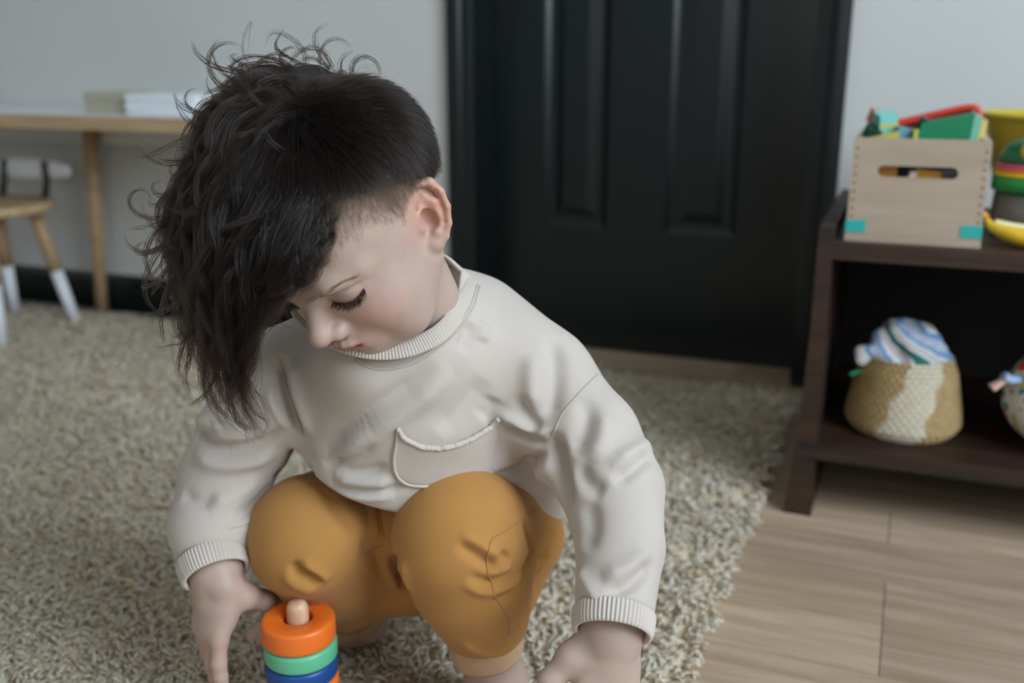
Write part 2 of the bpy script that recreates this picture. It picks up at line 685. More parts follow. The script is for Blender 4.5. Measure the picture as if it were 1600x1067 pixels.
# six panel door
Yd = Yw + 0.115
door = bpy.data.objects.new('door_1', None)
link(door)
door['kind'] = 'structure'
dx0, dx1 = OX0 + 0.006, OX1 - 0.006
px = [(-0.829, -0.668), (-0.528, -0.361)]
rows_z = [(0.300, 0.93), (1.10, 1.62), (1.72, 1.93)]
m = M_dark
# leaf with the panel openings
bm = bmesh.new()
xs = [dx0, px[0][0], px[0][1], px[1][0], px[1][1], dx1]
zs = [0.003] + [v for r in rows_z for v in r] + [2.05]
for i in range(5):
    for j in range(7):
        if i in (1, 3) and j in (1, 3, 5):
            continue
        x0, x1, z0, z1 = xs[i], xs[i + 1], zs[j], zs[j + 1]
        vs = [bm.verts.new((x, Yd, z)) for x, z in ((x0, z0), (x1, z0), (x1, z1), (x0, z1))]
        bm.faces.new(vs)
bmesh.ops.remove_doubles(bm, verts=bm.verts, dist=1e-5)
box_bm(dx0, dx1, Yd + 0.012, Yd + 0.042, 0.003, 2.05, bm)
o = bm_obj('door_leaf', bm, M_dark, door)
for (x0, x1) in px:
    for (z0, z1) in rows_z:
        bm = bmesh.new()
        # outline, depth pairs: sticking, groove, bevel up, raised field
        rings = []
        for ins, dep in ((0, 0), (0.004, 0.004), (0.014, 0.011), (0.024, 0.0115), (0.030, 0.0105), (0.050, 0.0025), (0.054, 0.002)):
            rings.append([bm.verts.new((x, Yd + dep, z)) for x, z in ((x0 + ins, z0 + ins), (x1 - ins, z0 + ins), (x1 - ins, z1 - ins), (x0 + ins, z1 - ins))])
        for a, b in zip(rings[:-1], rings[1:]):
            for i in range(4):
                bm.faces.new((a[i], a[(i + 1) % 4], b[(i + 1) % 4], b[i]))
        bm.faces.new(rings[-1])
        bm_obj('door_panel', bm, M_dark, door)
# knob, above the picture's top edge
kb = lathe_bm([(0.028, 0), (0.03, 0.006), (0.012, 0.01), (0.012, 0.035), (0.026, 0.045), (0.028, 0.06), (0.018, 0.07)], 24)
bm_obj('knob', kb, plain('brushed_nickel', srgb(150, 148, 142), 0.35, metal=1.0), door, smooth=True, loc=(-0.27, Yd, 1.0), rot=(math.pi / 2, 0, 0))
# ------------------------------------------------------------------ shaggy rug
RX0, RX1, RY0, RY1 = -2.75, -0.185, 0.15, 2.06


def rug_material():
    k = NT('cream_wool_yarn')
    t = k.t
    t.nodes.remove(k.b)
    at_ = k.n('ShaderNodeVertexColor', layer_name='yarn')
    r = k.ramp(at_, 'Color', [(0.0, srgb(234, 218, 190)), (0.5, srgb(249, 241, 225)), (1.0, srgb(252, 248, 238))])
    d = k.n('ShaderNodeBsdfDiffuse')
    tr_ = k.n('ShaderNodeBsdfTranslucent')
    mx = k.n('ShaderNodeMixShader')
    mx.inputs[0].default_value = 0.5
    k.l(r, 'Color', d, 'Color')
    k.l(r, 'Color', tr_, 'Color')
    k.l(d, 0, mx, 1)
    k.l(tr_, 0, mx, 2)
    t.links.new(mx.outputs[0], t.nodes['Material Output'].inputs['Surface'])
    return k.m


M_yarn = rug_material()
rug = thing('rug', 'cream shaggy wool rug covering the floor under the crouching child', 'rug', (0, 0, 0))
box('backing', RX0, RX1, RY0, RY1, 0.0005, 0.0145, plain('rug_backing', srgb(228, 212, 184), 0.95, var=0.12, vscale=120, bump=0.6, bscale=220, bdist=0.004), rug)


def vnoise(P, seed):
    """smooth 2-d value noise"""
    r = np.random.default_rng(seed).random((64, 64))
    i = np.floor(P).astype(int)
    f = P - i
    f = f * f * (3 - 2 * f)
    a = r[i[:, 0] % 64, i[:, 1] % 64]
    b = r[(i[:, 0] + 1) % 64, i[:, 1] % 64]
    c = r[i[:, 0] % 64, (i[:, 1] + 1) % 64]
    d = r[(i[:, 0] + 1) % 64, (i[:, 1] + 1) % 64]
    return (a * (1 - f[:, 0]) + b * f[:, 0]) * (1 - f[:, 1]) + (c * (1 - f[:, 0]) + d * f[:, 0]) * f[:, 1]


def tufts(x0, x1, y0, y1, dens, rad, length, seed, nseg=4):
    rg = np.random.default_rng(seed)
    s = 1 / math.sqrt(dens)
    gx, gy = np.meshgrid(np.arange(x0, x1, s), np.arange(y0, y1, s))
    P = np.stack([gx.ravel(), gy.ravel()], 1)
    P += rg.uniform(-0.5, 0.5, P.shape) * s
    P = P[(P[:, 0] > RX0) & (P[:, 0] < RX1 + 0.004) & (P[:, 1] < RY1)]
    # keep what the picture (and a little around it) can see
    rel = np.stack([P[:, 0], P[:, 1], np.full(len(P), -CAM_H)], 1)
    z = rel @ _F
    u = (rel @ _R) / z * FPX
    v = -(rel @ _U) / z * FPX
    P = P[(np.abs(u) < 1120) & (v < 850) & (z > 0.3)]
    n = len(P)
    ang = vnoise(P * 26, 3) * 14 + rg.normal(0, 0.75, n)
    lean = np.clip(0.7 + 0.8 * vnoise(P * 19 + 7, 5) + rg.normal(0, 0.22, n), 0.05, 1.65)
    edge = np.clip((P[:, 0] - (RX1 - 0.03)) / 0.03, 0, 1)
    d = np.stack([np.cos(ang), np.sin(ang)], 1)
    d[:, 0] += 1.6 * edge
    d /= np.linalg.norm(d, axis=1)[:, None]
    lean = lean + 0.35 * edge
    L = length * rg.uniform(0.72, 1.18, n) * (0.8 + 0.4 * vnoise(P * 13 + 3, 9))
    curl = rg.normal(0, 0.9, n)
    pts = []
    pos = np.stack([P[:, 0], P[:, 1], np.full(n, 0.012)], 1)
    pts.append(pos.copy())
    a0 = np.arctan2(d[:, 1], d[:, 0])
    for k in range(nseg):
        t = (k + 0.5) / nseg
        tilt = lean * (0.35 + 1.25 * t)
        az = a0 + curl * (t - 0.3)
        stepv = np.stack([np.sin(tilt) * np.cos(az), np.sin(tilt) * np.sin(az), np.cos(tilt)], 1)
        pos = pos + stepv * (L / nseg)[:, None]
        pos[:, 2] = np.maximum(pos[:, 2], 0.0155)
        pts.append(pos.copy())
    C = np.stack(pts, 1)                       # n, nseg+1, 3
    prof = np.array([0.9, 1.05, 1.1, 1.0, 0.35])[:nseg + 1] * rad
    R_ = rg.uniform(0.75, 1.25, n)
    Tn = np.gradient(C, axis=1)
    Tn /= np.linalg.norm(Tn, axis=2)[..., None] + 1e-9
    ref = np.stack([-np.sin(a0), np.cos(a0), np.zeros(n)], 1)[:, None, :]
    N = ref - Tn * np.sum(ref * Tn, axis=2)[..., None]
    N /= np.linalg.norm(N, axis=2)[..., None] + 1e-9
    B = np.cross(Tn, N)
    tw = rg.uniform(0, 6.28, n)[:, None] + np.arange(nseg + 1)[None, :] * 0.9
    ring = []
    for j in range(3):
        a = tw + j * 2 * math.pi / 3
        ring.append(C + (np.cos(a)[..., None] * N + np.sin(a)[..., None] * B) * (prof[None, :, None] * R_[:, None, None]))
    V = np.stack(ring, 2).reshape(-1, 3)       # n,(nseg+1),3
    base = (np.arange(n) * (nseg + 1) * 3)[:, None, None]
    k = np.arange(nseg)[None, :, None] * 3
    j = np.arange(3)[None, None, :]
    j2 = (j + 1) % 3
    Fq = np.stack([base + k + j, base + k + j2, base + k + 3 + j2, base + k + 3 + j], -1).reshape(-1, 4)
    shade = np.repeat(np.clip(rg.normal(0.55, 0.22, n), 0, 1), (nseg + 1) * 3)
    return V, Fq, shade


zones = [(RX0, RX1 + 0.01, RY0, 1.02, 19000, 0.0026, 0.024, 1), (RX0, RX1 + 0.01, 1.02, 1.45, 11500, 0.0033, 0.025, 2),
         (RX0, RX1 + 0.01, 1.45, RY1, 7000, 0.0042, 0.026, 3)]
got = [tufts(*z) for z in zones]
V, Fq = merge_np([(g[0], g[1]) for g in got])
shade = np.concatenate([g[2] for g in got])
pile = obj_np('pile', V, Fq, M_yarn, rug, smooth=True)
pile['kind'] = 'stuff'
ca = pile.data.color_attributes.new('yarn', 'FLOAT_COLOR', 'POINT')
cc = np.ones((len(V), 4), dtype=np.float32)
cc[:, :3] = shade[:, None]
ca.data.foreach_set('color', cc.ravel())
# ------------------------------------------------------------------ shelf on the right
M_walnut = wood('dark_walnut', srgb(62, 38, 23), srgb(27, 16, 10), (1.2, 22, 22), 3.0, 0.55, 0.2)
SX0, SX1, SY0, SY1 = -0.117, 0.86, 1.512, 1.985
shelf = thing('shelf', 'low dark walnut open shelf standing by the doorway, holding toys', 'shelf', (0.37, 1.75, 0))


def local(o, root):
    o.matrix_parent_inverse = Matrix.Translation(-root.location) if root.rotation_euler.z == 0 else root.matrix_basis.inverted()
    return o


def side_panel(x_out, x_in, s):
    bm = bmesh.new()
    # front outline flares outwards towards the foot
    prof = [(x_out, 0.46), (x_out, 0.30), (x_out - 0.006 * s, 0.14), (x_out - 0.019 * s, 0.0), (x_in + 0.002 * s, 0.0), (x_in, 0.14), (x_in, 0.46)]
    for y in (SY0, SY1):
        pass
    a = [bm.verts.new((p[0], SY0, p[1])) for p in prof]
    b = [bm.verts.new((p[0], SY1, p[1])) for p in prof]
    n = len(prof)
    for i in range(n):
        bm.faces.new((a[i], a[(i + 1) % n], b[(i + 1) % n], b[i]))
    bm.faces.new(a)
    bm.faces.new(list(reversed(b)))
    return bm


local(bm_obj('side_panel', side_panel(SX0, SX0 + 0.022, 1), M_walnut, shelf, bevel=0.002), shelf)
local(bm_obj('side_panel', side_panel(SX1, SX1 - 0.022, -1), M_walnut, shelf, bevel=0.002), shelf)
local(box('top_board', SX0 + 0.022, SX1 - 0.022, SY0 + 0.004, SY1, 0.413, 0.438, M_walnut, shelf, bevel=0.002), shelf)
local(box('lower_board', SX0 + 0.022, SX1 - 0.022, SY0 + 0.002, SY1, 0.096, 0.122, M_walnut, shelf, bevel=0.002), shelf)
local(box('back_panel', SX0 + 0.022, SX1 - 0.022, SY1 - 0.012, SY1, 0.122, 0.413, plain('shelf_shade_black', srgb(18, 14, 12), 0.7), shelf), shelf)  # near-black puts the shade deep inside the shelf into the colour

# ------------------------------------------------------------------ wooden toy crate
M_birch = wood('pale_birch_plywood', srgb(180, 164, 144), srgb(166, 149, 129), (2, 12, 12), 3.0, 0.55, 0.08)
M_teal = plain('teal_paint', srgb(42, 172, 164), 0.5)
M_dot = plain('dark_dowel_end', srgb(120, 102, 86), 0.7)
ZT = 0.438
CX0, CX1, CY0, CY1, CZ0, CZ1 = -0.081, 0.101, 1.540, 1.800, 0.4385, 0.588
crate = thing('toy_crate', 'pale wooden crate with slot handle and teal corners on the walnut shelf', 'crate', (0.01, 1.65, ZT))
TH = 0.009


def front_board(y0, y1):
    """board with a rounded slot for a handle"""
    bm = bmesh.new()
    hx0, hx1, hz, hr = -0.045, 0.062, 0.5415, 0.0082
    z0, z1 = CZ0 + 0.012, CZ1
    outer = [(CX0, z0), (CX1, z0), (CX1, z1 - .004), (CX1 - .004, z1), (CX0 + .004, z1), (CX0, z1 - .004)]
    slot = [(hx1 - hr + hr * math.cos(a), hz + hr * math.sin(a)) for a in np.linspace(-math.pi / 2, math.pi / 2, 9)] + \
           [(hx0 + hr + hr * math.cos(a), hz + hr * math.sin(a)) for a in np.linspace(math.pi / 2, 1.5 * math.pi, 9)]
    fr = {}
    for y in (y0, y1):
        vo = [bm.verts.new((p[0], y, p[1])) for p in outer]
        vi = [bm.verts.new((p[0], y, p[1])) for p in slot]
        eo = [bm.edges.new((vo[i], vo[(i + 1) % len(vo)])) for i in range(len(vo))]
        ei = [bm.edges.new((vi[i], vi[(i + 1) % len(vi)])) for i in range(len(vi))]
        bmesh.ops.triangle_fill(bm, use_beauty=True, use_dissolve=False, edges=eo + ei)
        fr[y] = (vo, vi)
    for k in (0, 1):
        A, B = fr[y0][k], fr[y1][k]
        for i in range(len(A)):
            bm.faces.new((A[i], A[(i + 1) % len(A)], B[(i + 1) % len(A)], B[i]))
    return bm


local(bm_obj('end_board', front_board(CY0, CY0 + TH), M_birch, crate), crate)
local(bm_obj('end_board', front_board(CY1 - TH, CY1), M_birch, crate), crate)
for x0 in (CX0 + .0005, CX1 - TH - .0005):
    local(box('side_board', x0, x0 + TH, CY0 + TH, CY1 - TH, CZ0 + .012, CZ1 - .001, M_birch, crate, bevel=0.0012), crate)
local(box('base_board', CX0 - .001, CX1 + .001, CY0 - .003, CY1 + .003, CZ0, CZ0 + 0.0115, M_birch, crate, bevel=0.0015), crate)
for sx in (0, 1):
    bm = bmesh.new()
    x0, x1 = (CX0 - .001, CX0 + 0.027) if sx == 0 else (CX1 - 0.027, CX1 + .001)
    box_bm(x0, x1, CY0 - .001, CY0, CZ0 + .0135, CZ0 + .031, bm)
    xo = CX0 - .001 if sx == 0 else CX1
    box_bm(xo, xo + .001, CY0, CY0 + .03, CZ0 + .0135, CZ0 + .031, bm)
    local(bm_obj('corner_patch', bm, M_teal, crate), crate)
for x in (CX0 + .006, CX1 - .006):
    for k in range(9):
        z = CZ0 + .036 + k * .0123
        bm = lathe_bm([(.0021, 0), (.0021, .0006)], 10)
        o = bm_obj('dowel_end', bm, M_dot, crate, loc=(x, CY0 + .0001, z), rot=(math.pi / 2, 0, 0))
        local(o, crate)


# toys piled in the crate
def block(name, label, cat, size, loc, rot, col, bev=.003, rough=0.4, group=None, parts=()):
    """a toy block: rounded body with a slightly proud band so that it reads as a made thing"""
    root = thing(name, label, cat, loc, 0, group)
    root.rotation_euler = rot
    sx, sy, sz = size
    bm_obj('body', box_bm(-sx / 2, sx / 2, -sy / 2, sy / 2, -sz / 2, sz / 2), plain(name + '_paint', col, rough), root, bevel=bev, seg=3, smooth=False)
    for nm, q, c in parts:
        bm_obj(nm, box_bm(*q), plain(name + '_' + nm, c, rough), root, bevel=min(bev, .0012))
    return root


# triangular green wedge block with a paler side, standing at the right of the crate
def wedge():
    root = thing('wedge_block', 'green wooden wedge block with a paler side sticking out of the crate', 'toy block', (0.040, 1.60, 0.577))
    bm = bmesh.new()
    pts = [(-.046, -.022), (.030, -.022), (.036, .046), (-.032, .031)]
    a = [bm.verts.new((x, -.017, z)) for x, z in pts]
    b = [bm.verts.new((x, .02, z)) for x, z in pts]
    for i in range(4):
        bm.faces.new((a[i], a[(i + 1) % 4], b[(i + 1) % 4], b[i]))
    bm.faces.new(a)
    bm.faces.new(list(reversed(b)))
    bm_obj('body', bm, plain('green_block_paint', srgb(14, 128, 84), 0.45), root, bevel=.002)
    bm = bmesh.new()
    pts = [(.0305, -.022), (.041, -.022), (.047, .040), (.0365, .046)]
    a = [bm.verts.new((x, -.016, z)) for x, z in pts]
    b = [bm.verts.new((x, .02, z)) for x, z in pts]
    for i in range(4):
        bm.faces.new((a[i], a[(i + 1) % 4], b[(i + 1) % 4], b[i]))
    bm.faces.new(a)
    bm.faces.new(list(reversed(b)))
    bm_obj('pale_side', bm, plain('mint_block_paint', srgb(120, 190, 162), 0.5), root, bevel=.002)


wedge()


# red angled strip behind it
def red_strip():
    root = thing('roof_strip', 'red angled toy roof lying across the top of the crate', 'toy', (0.030, 1.655, 0.612))
    pts = np.array([(-.062, 0, -.012), (-.03, 0, -.003), (.02, 0, .011), (.046, 0, .016), (.054, 0, .010), (.061, 0, -.014)])
    V, Fq = sweep(catmull(pts, 30), np.linspace(.0085, .0055, 30), 10, flat=0.8)
    obj_np('strip', V, Fq, plain('red_toy_plastic', srgb(205, 58, 40), 0.4), root)
    V, Fq = sweep(catmull(pts[:4] + np.array([0, .004, -.007]), 20), .004, 8)
    obj_np('underside', V, Fq, plain('dark_toy_plastic', srgb(90, 40, 28), 0.5), root)


red_strip()
block('yellow_block', 'pale yellow block upright beside the green wedge in the crate', 'toy block', (.020, .03, .055), (0.0905 - .006, 1.63, .584), (0, .05, 0), srgb(226, 188, 112), .006)
block('pale_teal_cube', 'pale teal cube sticking out at the left of the crate', 'toy block', (.026, .028, .030), (-.043, 1.61, .606), (.2, -.15, .4), srgb(128, 204, 196), .003,
      parts=[('stripe', (-.0136, .0136, -.0146, -.0138, -.004, .002), srgb(196, 190, 96))])
block('dark_green_cube', 'dark green cube at the left end of the crate pile', 'toy block', (.022, .026, .024), (-.060, 1.60, .588), (.3, .3, .2), srgb(16, 62, 48), .003)
block('pink_block', 'small pink block behind the dark green cube in the crate', 'toy block', (.016, .02, .02), (-.058, 1.640, .612), (.3, .2, .5), srgb(196, 120, 112), .003)
block('blue_grey_block', 'dull blue block in the middle of the crate pile', 'toy block', (.020, .024, .022), (-.018, 1.60, .589), (.1, .2, .3), srgb(104, 152, 172), .003)
block('olive_bar', 'thin yellow bar lying in front of the teal cube in the crate', 'toy block', (.046, .010, .008), (-.044, 1.575, .586), (.1, -.25, .1), srgb(198, 188, 78), .002)
block('lime_peg', 'thin lime peg upright beside the dull blue block in the crate', 'toy block', (.006, .01, .03), (0.001, 1.585, .584), (0, .02, 0), srgb(198, 196, 80), .002)
block('black_green_block', 'blackish green block leaning on the green wedge in the crate', 'toy block', (.030, .02, .040), (.010, 1.605, .592), (.1, .5, 0), srgb(18, 44, 32), .003)
# seen through the slot
block('black_block', 'added black slab standing for the shade inside the crate slot', 'toy block', (.15, .02, .055), (.010, 1.625, .520), (0, 0, 0), srgb(16, 16, 20), .003)  # added dark bar, standing in for the shade inside the crate
block('ochre_block', 'ochre block behind the left end of the crate slot', 'toy block', (.030, .03, .05), (-.034, 1.575, .535), (0, 0, 0), srgb(196, 132, 28), .003)
block('amber_block', 'amber block behind the middle of the crate slot', 'toy block', (.036, .03, .03), (.023, 1.575, .5255), (0, .05, 0), srgb(212, 152, 30), .003)
block('grey_violet_block', 'grey violet block behind the right end of the crate slot', 'toy block', (.022, .03, .03), (.053, 1.58, .5255), (0, 0, .1), srgb(110, 98, 122), .003)
block('cream_pebble', 'small cream pebble block in the crate slot', 'toy block', (.009, .012, .012), (0.002, 1.56, .535), (0, .3, .2), srgb(206, 196, 178), .004)

# ------------------------------------------------------------------ yellow fruit, jar toy and yellow scoop to the right of the crate
M_ban = plain('yellow_fruit_paint', srgb(222, 178, 44), 0.4, var=0.12, vscale=40)
fruit = thing('toy_fruit', 'yellow wooden toy fruit half with pale cut face beside the crate', 'toy', (0.185, 1.585, ZT))
bm = bmesh.new()
n = 34
P = catmull(np.array([(-.078, 0, .034), (-.066, -.012, .022), (-.03, -.022, .013), (.02, -.018, .012), (.075, .004, .017)]), n)
rad = .0155 * np.clip(np.sin(np.linspace(.18, math.pi - .25, n)), .2, 1)
V, Fq = sweep(P + np.array([0, 0, .004]), rad, 14)
obj_np('peel', V, Fq, M_ban, fruit)
V, Fq = sweep(P[4:-3] + np.array([0, .004, .010]), rad[4:-3] * .80, 14)
obj_np('cut_face', V, Fq, plain('cream_fruit_flesh', srgb(232, 224, 178), 0.5), fruit)
V, Fq = sweep(np.array([(-.076, 0, .038), (-.083, .002, .044), (-.088, .004, .047)]), np.array([.0045, .004, .003]), 8)
obj_np('stem', V, Fq, plain('orange_tip', srgb(214, 140, 40), 0.5), fruit)
M_peach = plain('peach_wood', srgb(214, 170, 132), 0.5)
o = obj_np('wooden_bead', *sweep(np.array([(0, 0, z) for z in np.linspace(-.013, .013, 13)]), .0165 * np.sqrt(np.clip(1 - np.linspace(-.95, .95, 13) ** 2, .05, 1)), 18), plain('peach_bead_wood', srgb(210, 164, 126), 0.5))
o.location = (.180, 1.617, ZT + .0185)
tag(o, 'peach coloured wooden bead behind the yellow toy fruit', 'bead')

jar = thing('toy_jar', 'clear toy jar with bulging green lid and rainbow band beside the crate', 'jar', (0.176, 1.695, ZT))
M_glass = NT('clear_plastic')
M_glass.b.inputs['Transmission Weight'].default_value = 0.85
M_glass.b.inputs['Roughness'].default_value = 0.15
M_glass.b.inputs['Base Color'].default_value = srgb(200, 196, 186)
M_glass = M_glass.m
bm_obj('jar_body', lathe_bm([(.052, 0.001), (.056, .006), (.057, .03), (.055, .062), (.05, .066)], 36), M_glass, jar, smooth=True)
bm_obj('jar_filling', lathe_bm([(.046, 0.004), (.050, .01), (.050, .045), (.03, .05)], 30), plain('jar_filling_mix', srgb(112, 102, 84), 0.8, var=0.4, vscale=60), jar, smooth=True)
M_lid = plain('green_lid_plastic', srgb(20, 128, 62), 0.35)
bm_obj('lid_ring', lathe_bm([(.056, .0665), (.0605, .069), (.0605, .087), (.057, .089)], 40), M_lid, jar, smooth=True)
for i, c in enumerate(((226, 196, 40), (222, 120, 40), (200, 80, 130))):
    z = .0893 + i * .0062
    r = .0590 - i * .0012
    bm_obj('rainbow_band', lathe_bm([(r - .004, z), (r, z + .0012), (r, z + .005), (r - .004, z + .006)], 40), plain('band_paint', srgb(*c), 0.45), jar, smooth=True)
bm_obj('dome', lathe_bm([(.052, .1085), (.054, .112), (.052, .122), (.045, .134), (.034, .142), (.014, .147), (.004, .148)], 40), plain('deep_green_plastic', srgb(10, 98, 58), 0.35), jar, smooth=True)
o = bm_obj('badge', lathe_bm([(.016, 0), (.018, .002), (.014, .006), (.004, .008)], 24), plain('yellow_green_badge', srgb(168, 160, 60), 0.5), jar, smooth=True, loc=(-.012, -.043, .129), rot=(math.radians(62), 0, math.radians(-12)))

# large yellow plastic scoop lying against the wall behind
scoop = thing('toy_scoop', 'large yellow plastic bucket scoop behind the green lidded jar', 'toy', (0.212, 1.866, ZT))
prof = [(.062, 0.0), (.070, .004), (.104, .150), (.112, .168), (.114, .172), (.108, .172), (.098, .150), (.064, .008)]
M_yel = plain('yellow_plastic', srgb(196, 172, 48), 0.42)
bm = lathe_bm(prof, 40, cap=False)
bm.faces.new(list(reversed([v for v in bm.verts][:40])))
bm_obj('bowl', bm, M_yel, scoop, smooth=True)
V, Fq = sweep(np.array([(math.cos(a) * .113, math.sin(a) * .113, .170) for a in np.linspace(0, 2 * math.pi, 49)[:-1]]), .005, 8, closed=True)
obj_np('rim', V, Fq, M_yel, scoop)

# ------------------------------------------------------------------ basket with cloth on the lower board
LZ = 0.122
M_wick = plain('seagrass', srgb(172, 146, 100), 0.8, var=0.18, vscale=120)
M_wick2 = plain('bleached_seagrass', srgb(204, 194, 172), 0.8, var=0.1, vscale=120)
BK = (0.026, 1.640)
basket = thing('basket', 'round woven seagrass basket with pale diagonal band on the lower shelf', 'basket', (BK[0], BK[1], LZ))


def basket_radius(h):
    return np.interp(h, [0, .006, .02, .045, .075, .100, .116, .121], [.066, .078, .085, .0815, .0755, .0705, .064, .0625])


rows, n = 17, 168
coils = [[], []]
for k in range(rows):
    h = .004 + k * (.117 / (rows - 1))
    a = np.arange(n) * 2 * math.pi / n
    r = basket_radius(np.full(n, h)) + .0014 * np.cos(a * 42 + (k % 2) * math.pi)
    P = np.stack([np.cos(a) * r, np.sin(a) * r, np.full(n, h)], 1)
    # the pale band runs diagonally up the front
    ac = -math.pi / 2 + 0.15 + (h - .06) * 4.5
    pale = np.abs((a - ac + math.pi) % (2 * math.pi) - math.pi) < (.38 + .05 * math.sin(k))
    V, Fq = sweep(P, .0041, 6, closed=True)
    f2 = Fq.reshape(n, 6, 4)
    coils[0].append((V, f2[~pale].reshape(-1, 4)))
    coils[1].append((V, f2[pale].reshape(-1, 4)))
for nm, m, cs in (('weave', M_wick, coils[0]), ('pale_weave', M_wick2, coils[1])):
    V, Fq = merge_np(cs)
    used = np.unique(Fq)
    remap = np.zeros(len(V), int)
    remap[used] = np.arange(len(used))
    obj_np(nm, V[used], remap[Fq], m, basket)
bm_obj('lining', lathe_bm([(.060, .0005), (.074, .008), (.079, .02), (.076, .045), (.070, .072)], 40, cap=True), M_wick, basket, smooth=True)

# crumpled printed cloth in the basket
def cloth_material():
    k = NT('printed_cotton')
    k.b.inputs['Roughness'].default_value = 0.85
    mp = k.coords('Object', (1, 1, 1), (0.4, 0.9, 0.5))
    wv = k.n('ShaderNodeTexWave', Scale=5.2, Distortion=5.5, Detail=1.5)
    wv.inputs['Detail Scale'].default_value = 1.4
    k.l(mp, 'Vector', wv, 'Vector')
    W, W2 = srgb(206, 210, 214), srgb(186, 196, 210)
    r = k.ramp(wv, 'Fac', [(0.0, srgb(24, 104, 92)), (0.07, srgb(24, 104, 92)), (0.10, W), (0.24, W), (0.26, srgb(196, 86, 36)), (0.31, srgb(150, 40, 36)), (0.33, W), (0.50, W2), (0.56, srgb(164, 152, 40)), (0.60, W), (0.76, W), (0.80, srgb(44, 112, 172)), (0.88, srgb(120, 150, 200)), (1.0, W2)])
    k.l(r, 'Color', k.b, 'Base Color')
    return k.m


M_cloth = cloth_material()
C_ = Sculpt()
bx, by, bz = BK[0], BK[1], LZ + .118
C_.ell((bx + .002, by - .004, bz - .012), (.056, .054, .028), None, .01)
C_.chain([(bx - .046, by - .016, bz + .008), (bx - .026, by - .012, bz + .030), (bx + .012, by - .008, bz + .026), (bx + .042, by - .006, bz + .002)], [.018, .024, .028, .018], .02)
C_.chain([(bx - .030, by + .012, bz + .020), (bx - .020, by + .004, bz + .050), (bx + .010, by + .008, bz + .036)], [.016, .011, .016], .012)
C_.chain([(bx - .046, by - .026, bz + .010), (bx - .064, by - .032, bz + .010), (bx - .070, by - .034, bz - .002)], [.016, .012, .008], .010)
cV, cQ = C_.mesh(0.0022, smooth=1)
cN = vnormals(cV, cQ)
rel = cV - np.array([bx, by, bz])
ang = np.arctan2(rel[:, 1], rel[:, 0])
cV = cV + cN * (0.003 * np.sin(rel[:, 0] * 130 + rel[:, 2] * 110 + 2 * np.sin(rel[:, 1] * 60)) + .0008 * np.sin(rel[:, 2] * 320 - rel[:, 0] * 120))[:, None]
o = obj_np('printed_cloth', cV, cQ, M_cloth)
tag(o, 'crumpled white cloth with colourful print stuffed in the basket', 'cloth')
o = obj_np('green_tassel', *sweep(catmull(np.array([(-.0665, -.035, .098), (-.078, -.040, .096), (-.084, -.043, .092)]) + np.array([bx, by, LZ]), 12), np.linspace(.0035, .006, 12), 8, flat=.5), plain('green_felt', srgb(24, 130, 84), 0.85))
tag(o, 'small green felt tab hanging at the left edge of the basket', 'tassel')


# ------------------------------------------------------------------ patterned stuffed ball at the right of the lower board
def ball_material():
    k = NT('speckled_cotton')
    k.b.inputs['Roughness'].default_value = 0.85
    mp = k.coords('Object', (1, 1, 1))
    base = srgb(214, 206, 190)
    prev = None
    for i, (sc, th, c) in enumerate(((26.0, 0.30, srgb(200, 46, 44)), (46.0, 0.30, srgb(42, 126, 150)), (38.0, 0.27, srgb(196, 178, 52)), (60.0, 0.22, srgb(52, 104, 140)))):
        mv = k.n('ShaderNodeMapping')
        mv.inputs['Location'].default_value = (i * 3.1, i * 1.7, i * .9)
        k.l(mp, 'Vector', mv, 'Vector')
        v = k.n('ShaderNodeTexVoronoi', Scale=sc)
        k.l(mv, 'Vector', v, 'Vector')
        r = k.ramp(v, 'Distance', [(th, (1, 1, 1, 1)), (th + .04, (0, 0, 0, 1))])
        mx = k.n('ShaderNodeMix', data_type='RGBA')
        k.l(r, 'Color', mx, 0)
        if prev is None:
            mx.inputs[6].default_value = base
        else:
            k.l(prev, 2, mx, 6)
        mx.inputs[7].default_value = c
        prev = mx
    k.l(prev, 2, k.b, 'Base Color')
    return k.m


M_ball = ball_material()
bag = thing('fabric_bundle', 'round cream cloth bundle speckled red, blue and yellow beside the basket', 'toy', (0.258, 1.630, LZ))
S_ = Sculpt()
S_.ell((0, 0, .078), (.094, .09, .0775), None, .01)
S_.ell((-.01, 0, .13), (.05, .05, .035), None, .03)
sV, sQ = S_.mesh(0.004, smooth=2)
a = np.arctan2(sV[:, 1], sV[:, 0])
sN = vnormals(sV, sQ)
sV = sV + sN * (.0016 * np.sin(a * 12) * np.clip((sV[:, 2] - .03) / .08, 0, 1))[:, None]
obj_np('bundle_body', sV, sQ, M_ball, bag)
V, Fq = sweep(catmull(np.array([(-.075, -.03, .112), (-.090, -.034, .112), (-.098, -.036, .117)]), 14), np.linspace(.010, .012, 14), 12, flat=.6)
obj_np('knot', V, Fq, plain('pale_blue_cotton', srgb(164, 184, 214), 0.85), bag)
V, Fq = sweep(catmull(np.array([(-.096, -.036, .112), (-.106, -.039, .103), (-.113, -.041, .098)]), 14), np.linspace(.008, .0115, 14), 12, flat=.5)
obj_np('tie_end', V, Fq, plain('pale_pink_cotton', srgb(214, 176, 160), 0.85), bag)

# ------------------------------------------------------------------ child's table at the left
M_pine = wood('pine_lamella', srgb(198, 170, 134), srgb(174, 143, 107), (1.2, 14, 14), 3.0, 0.5, 0.1)
TXc, TYc = -2.05, 2.105
table = thing('play_table', 'low pine play table standing against the left of the back wall', 'table', (-2.0, 1.98, 0))
local(box('tabletop', -2.95, -1.36, 1.812, Yw - .004, 0.5405, 0.572, M_pine, table, bevel=0.002), table)
local(box('laminate', -2.948, -1.362, 1.814, Yw - .006, 0.5722, 0.5732, plain('white_laminate', srgb(222, 226, 230), 0.35), table), table)


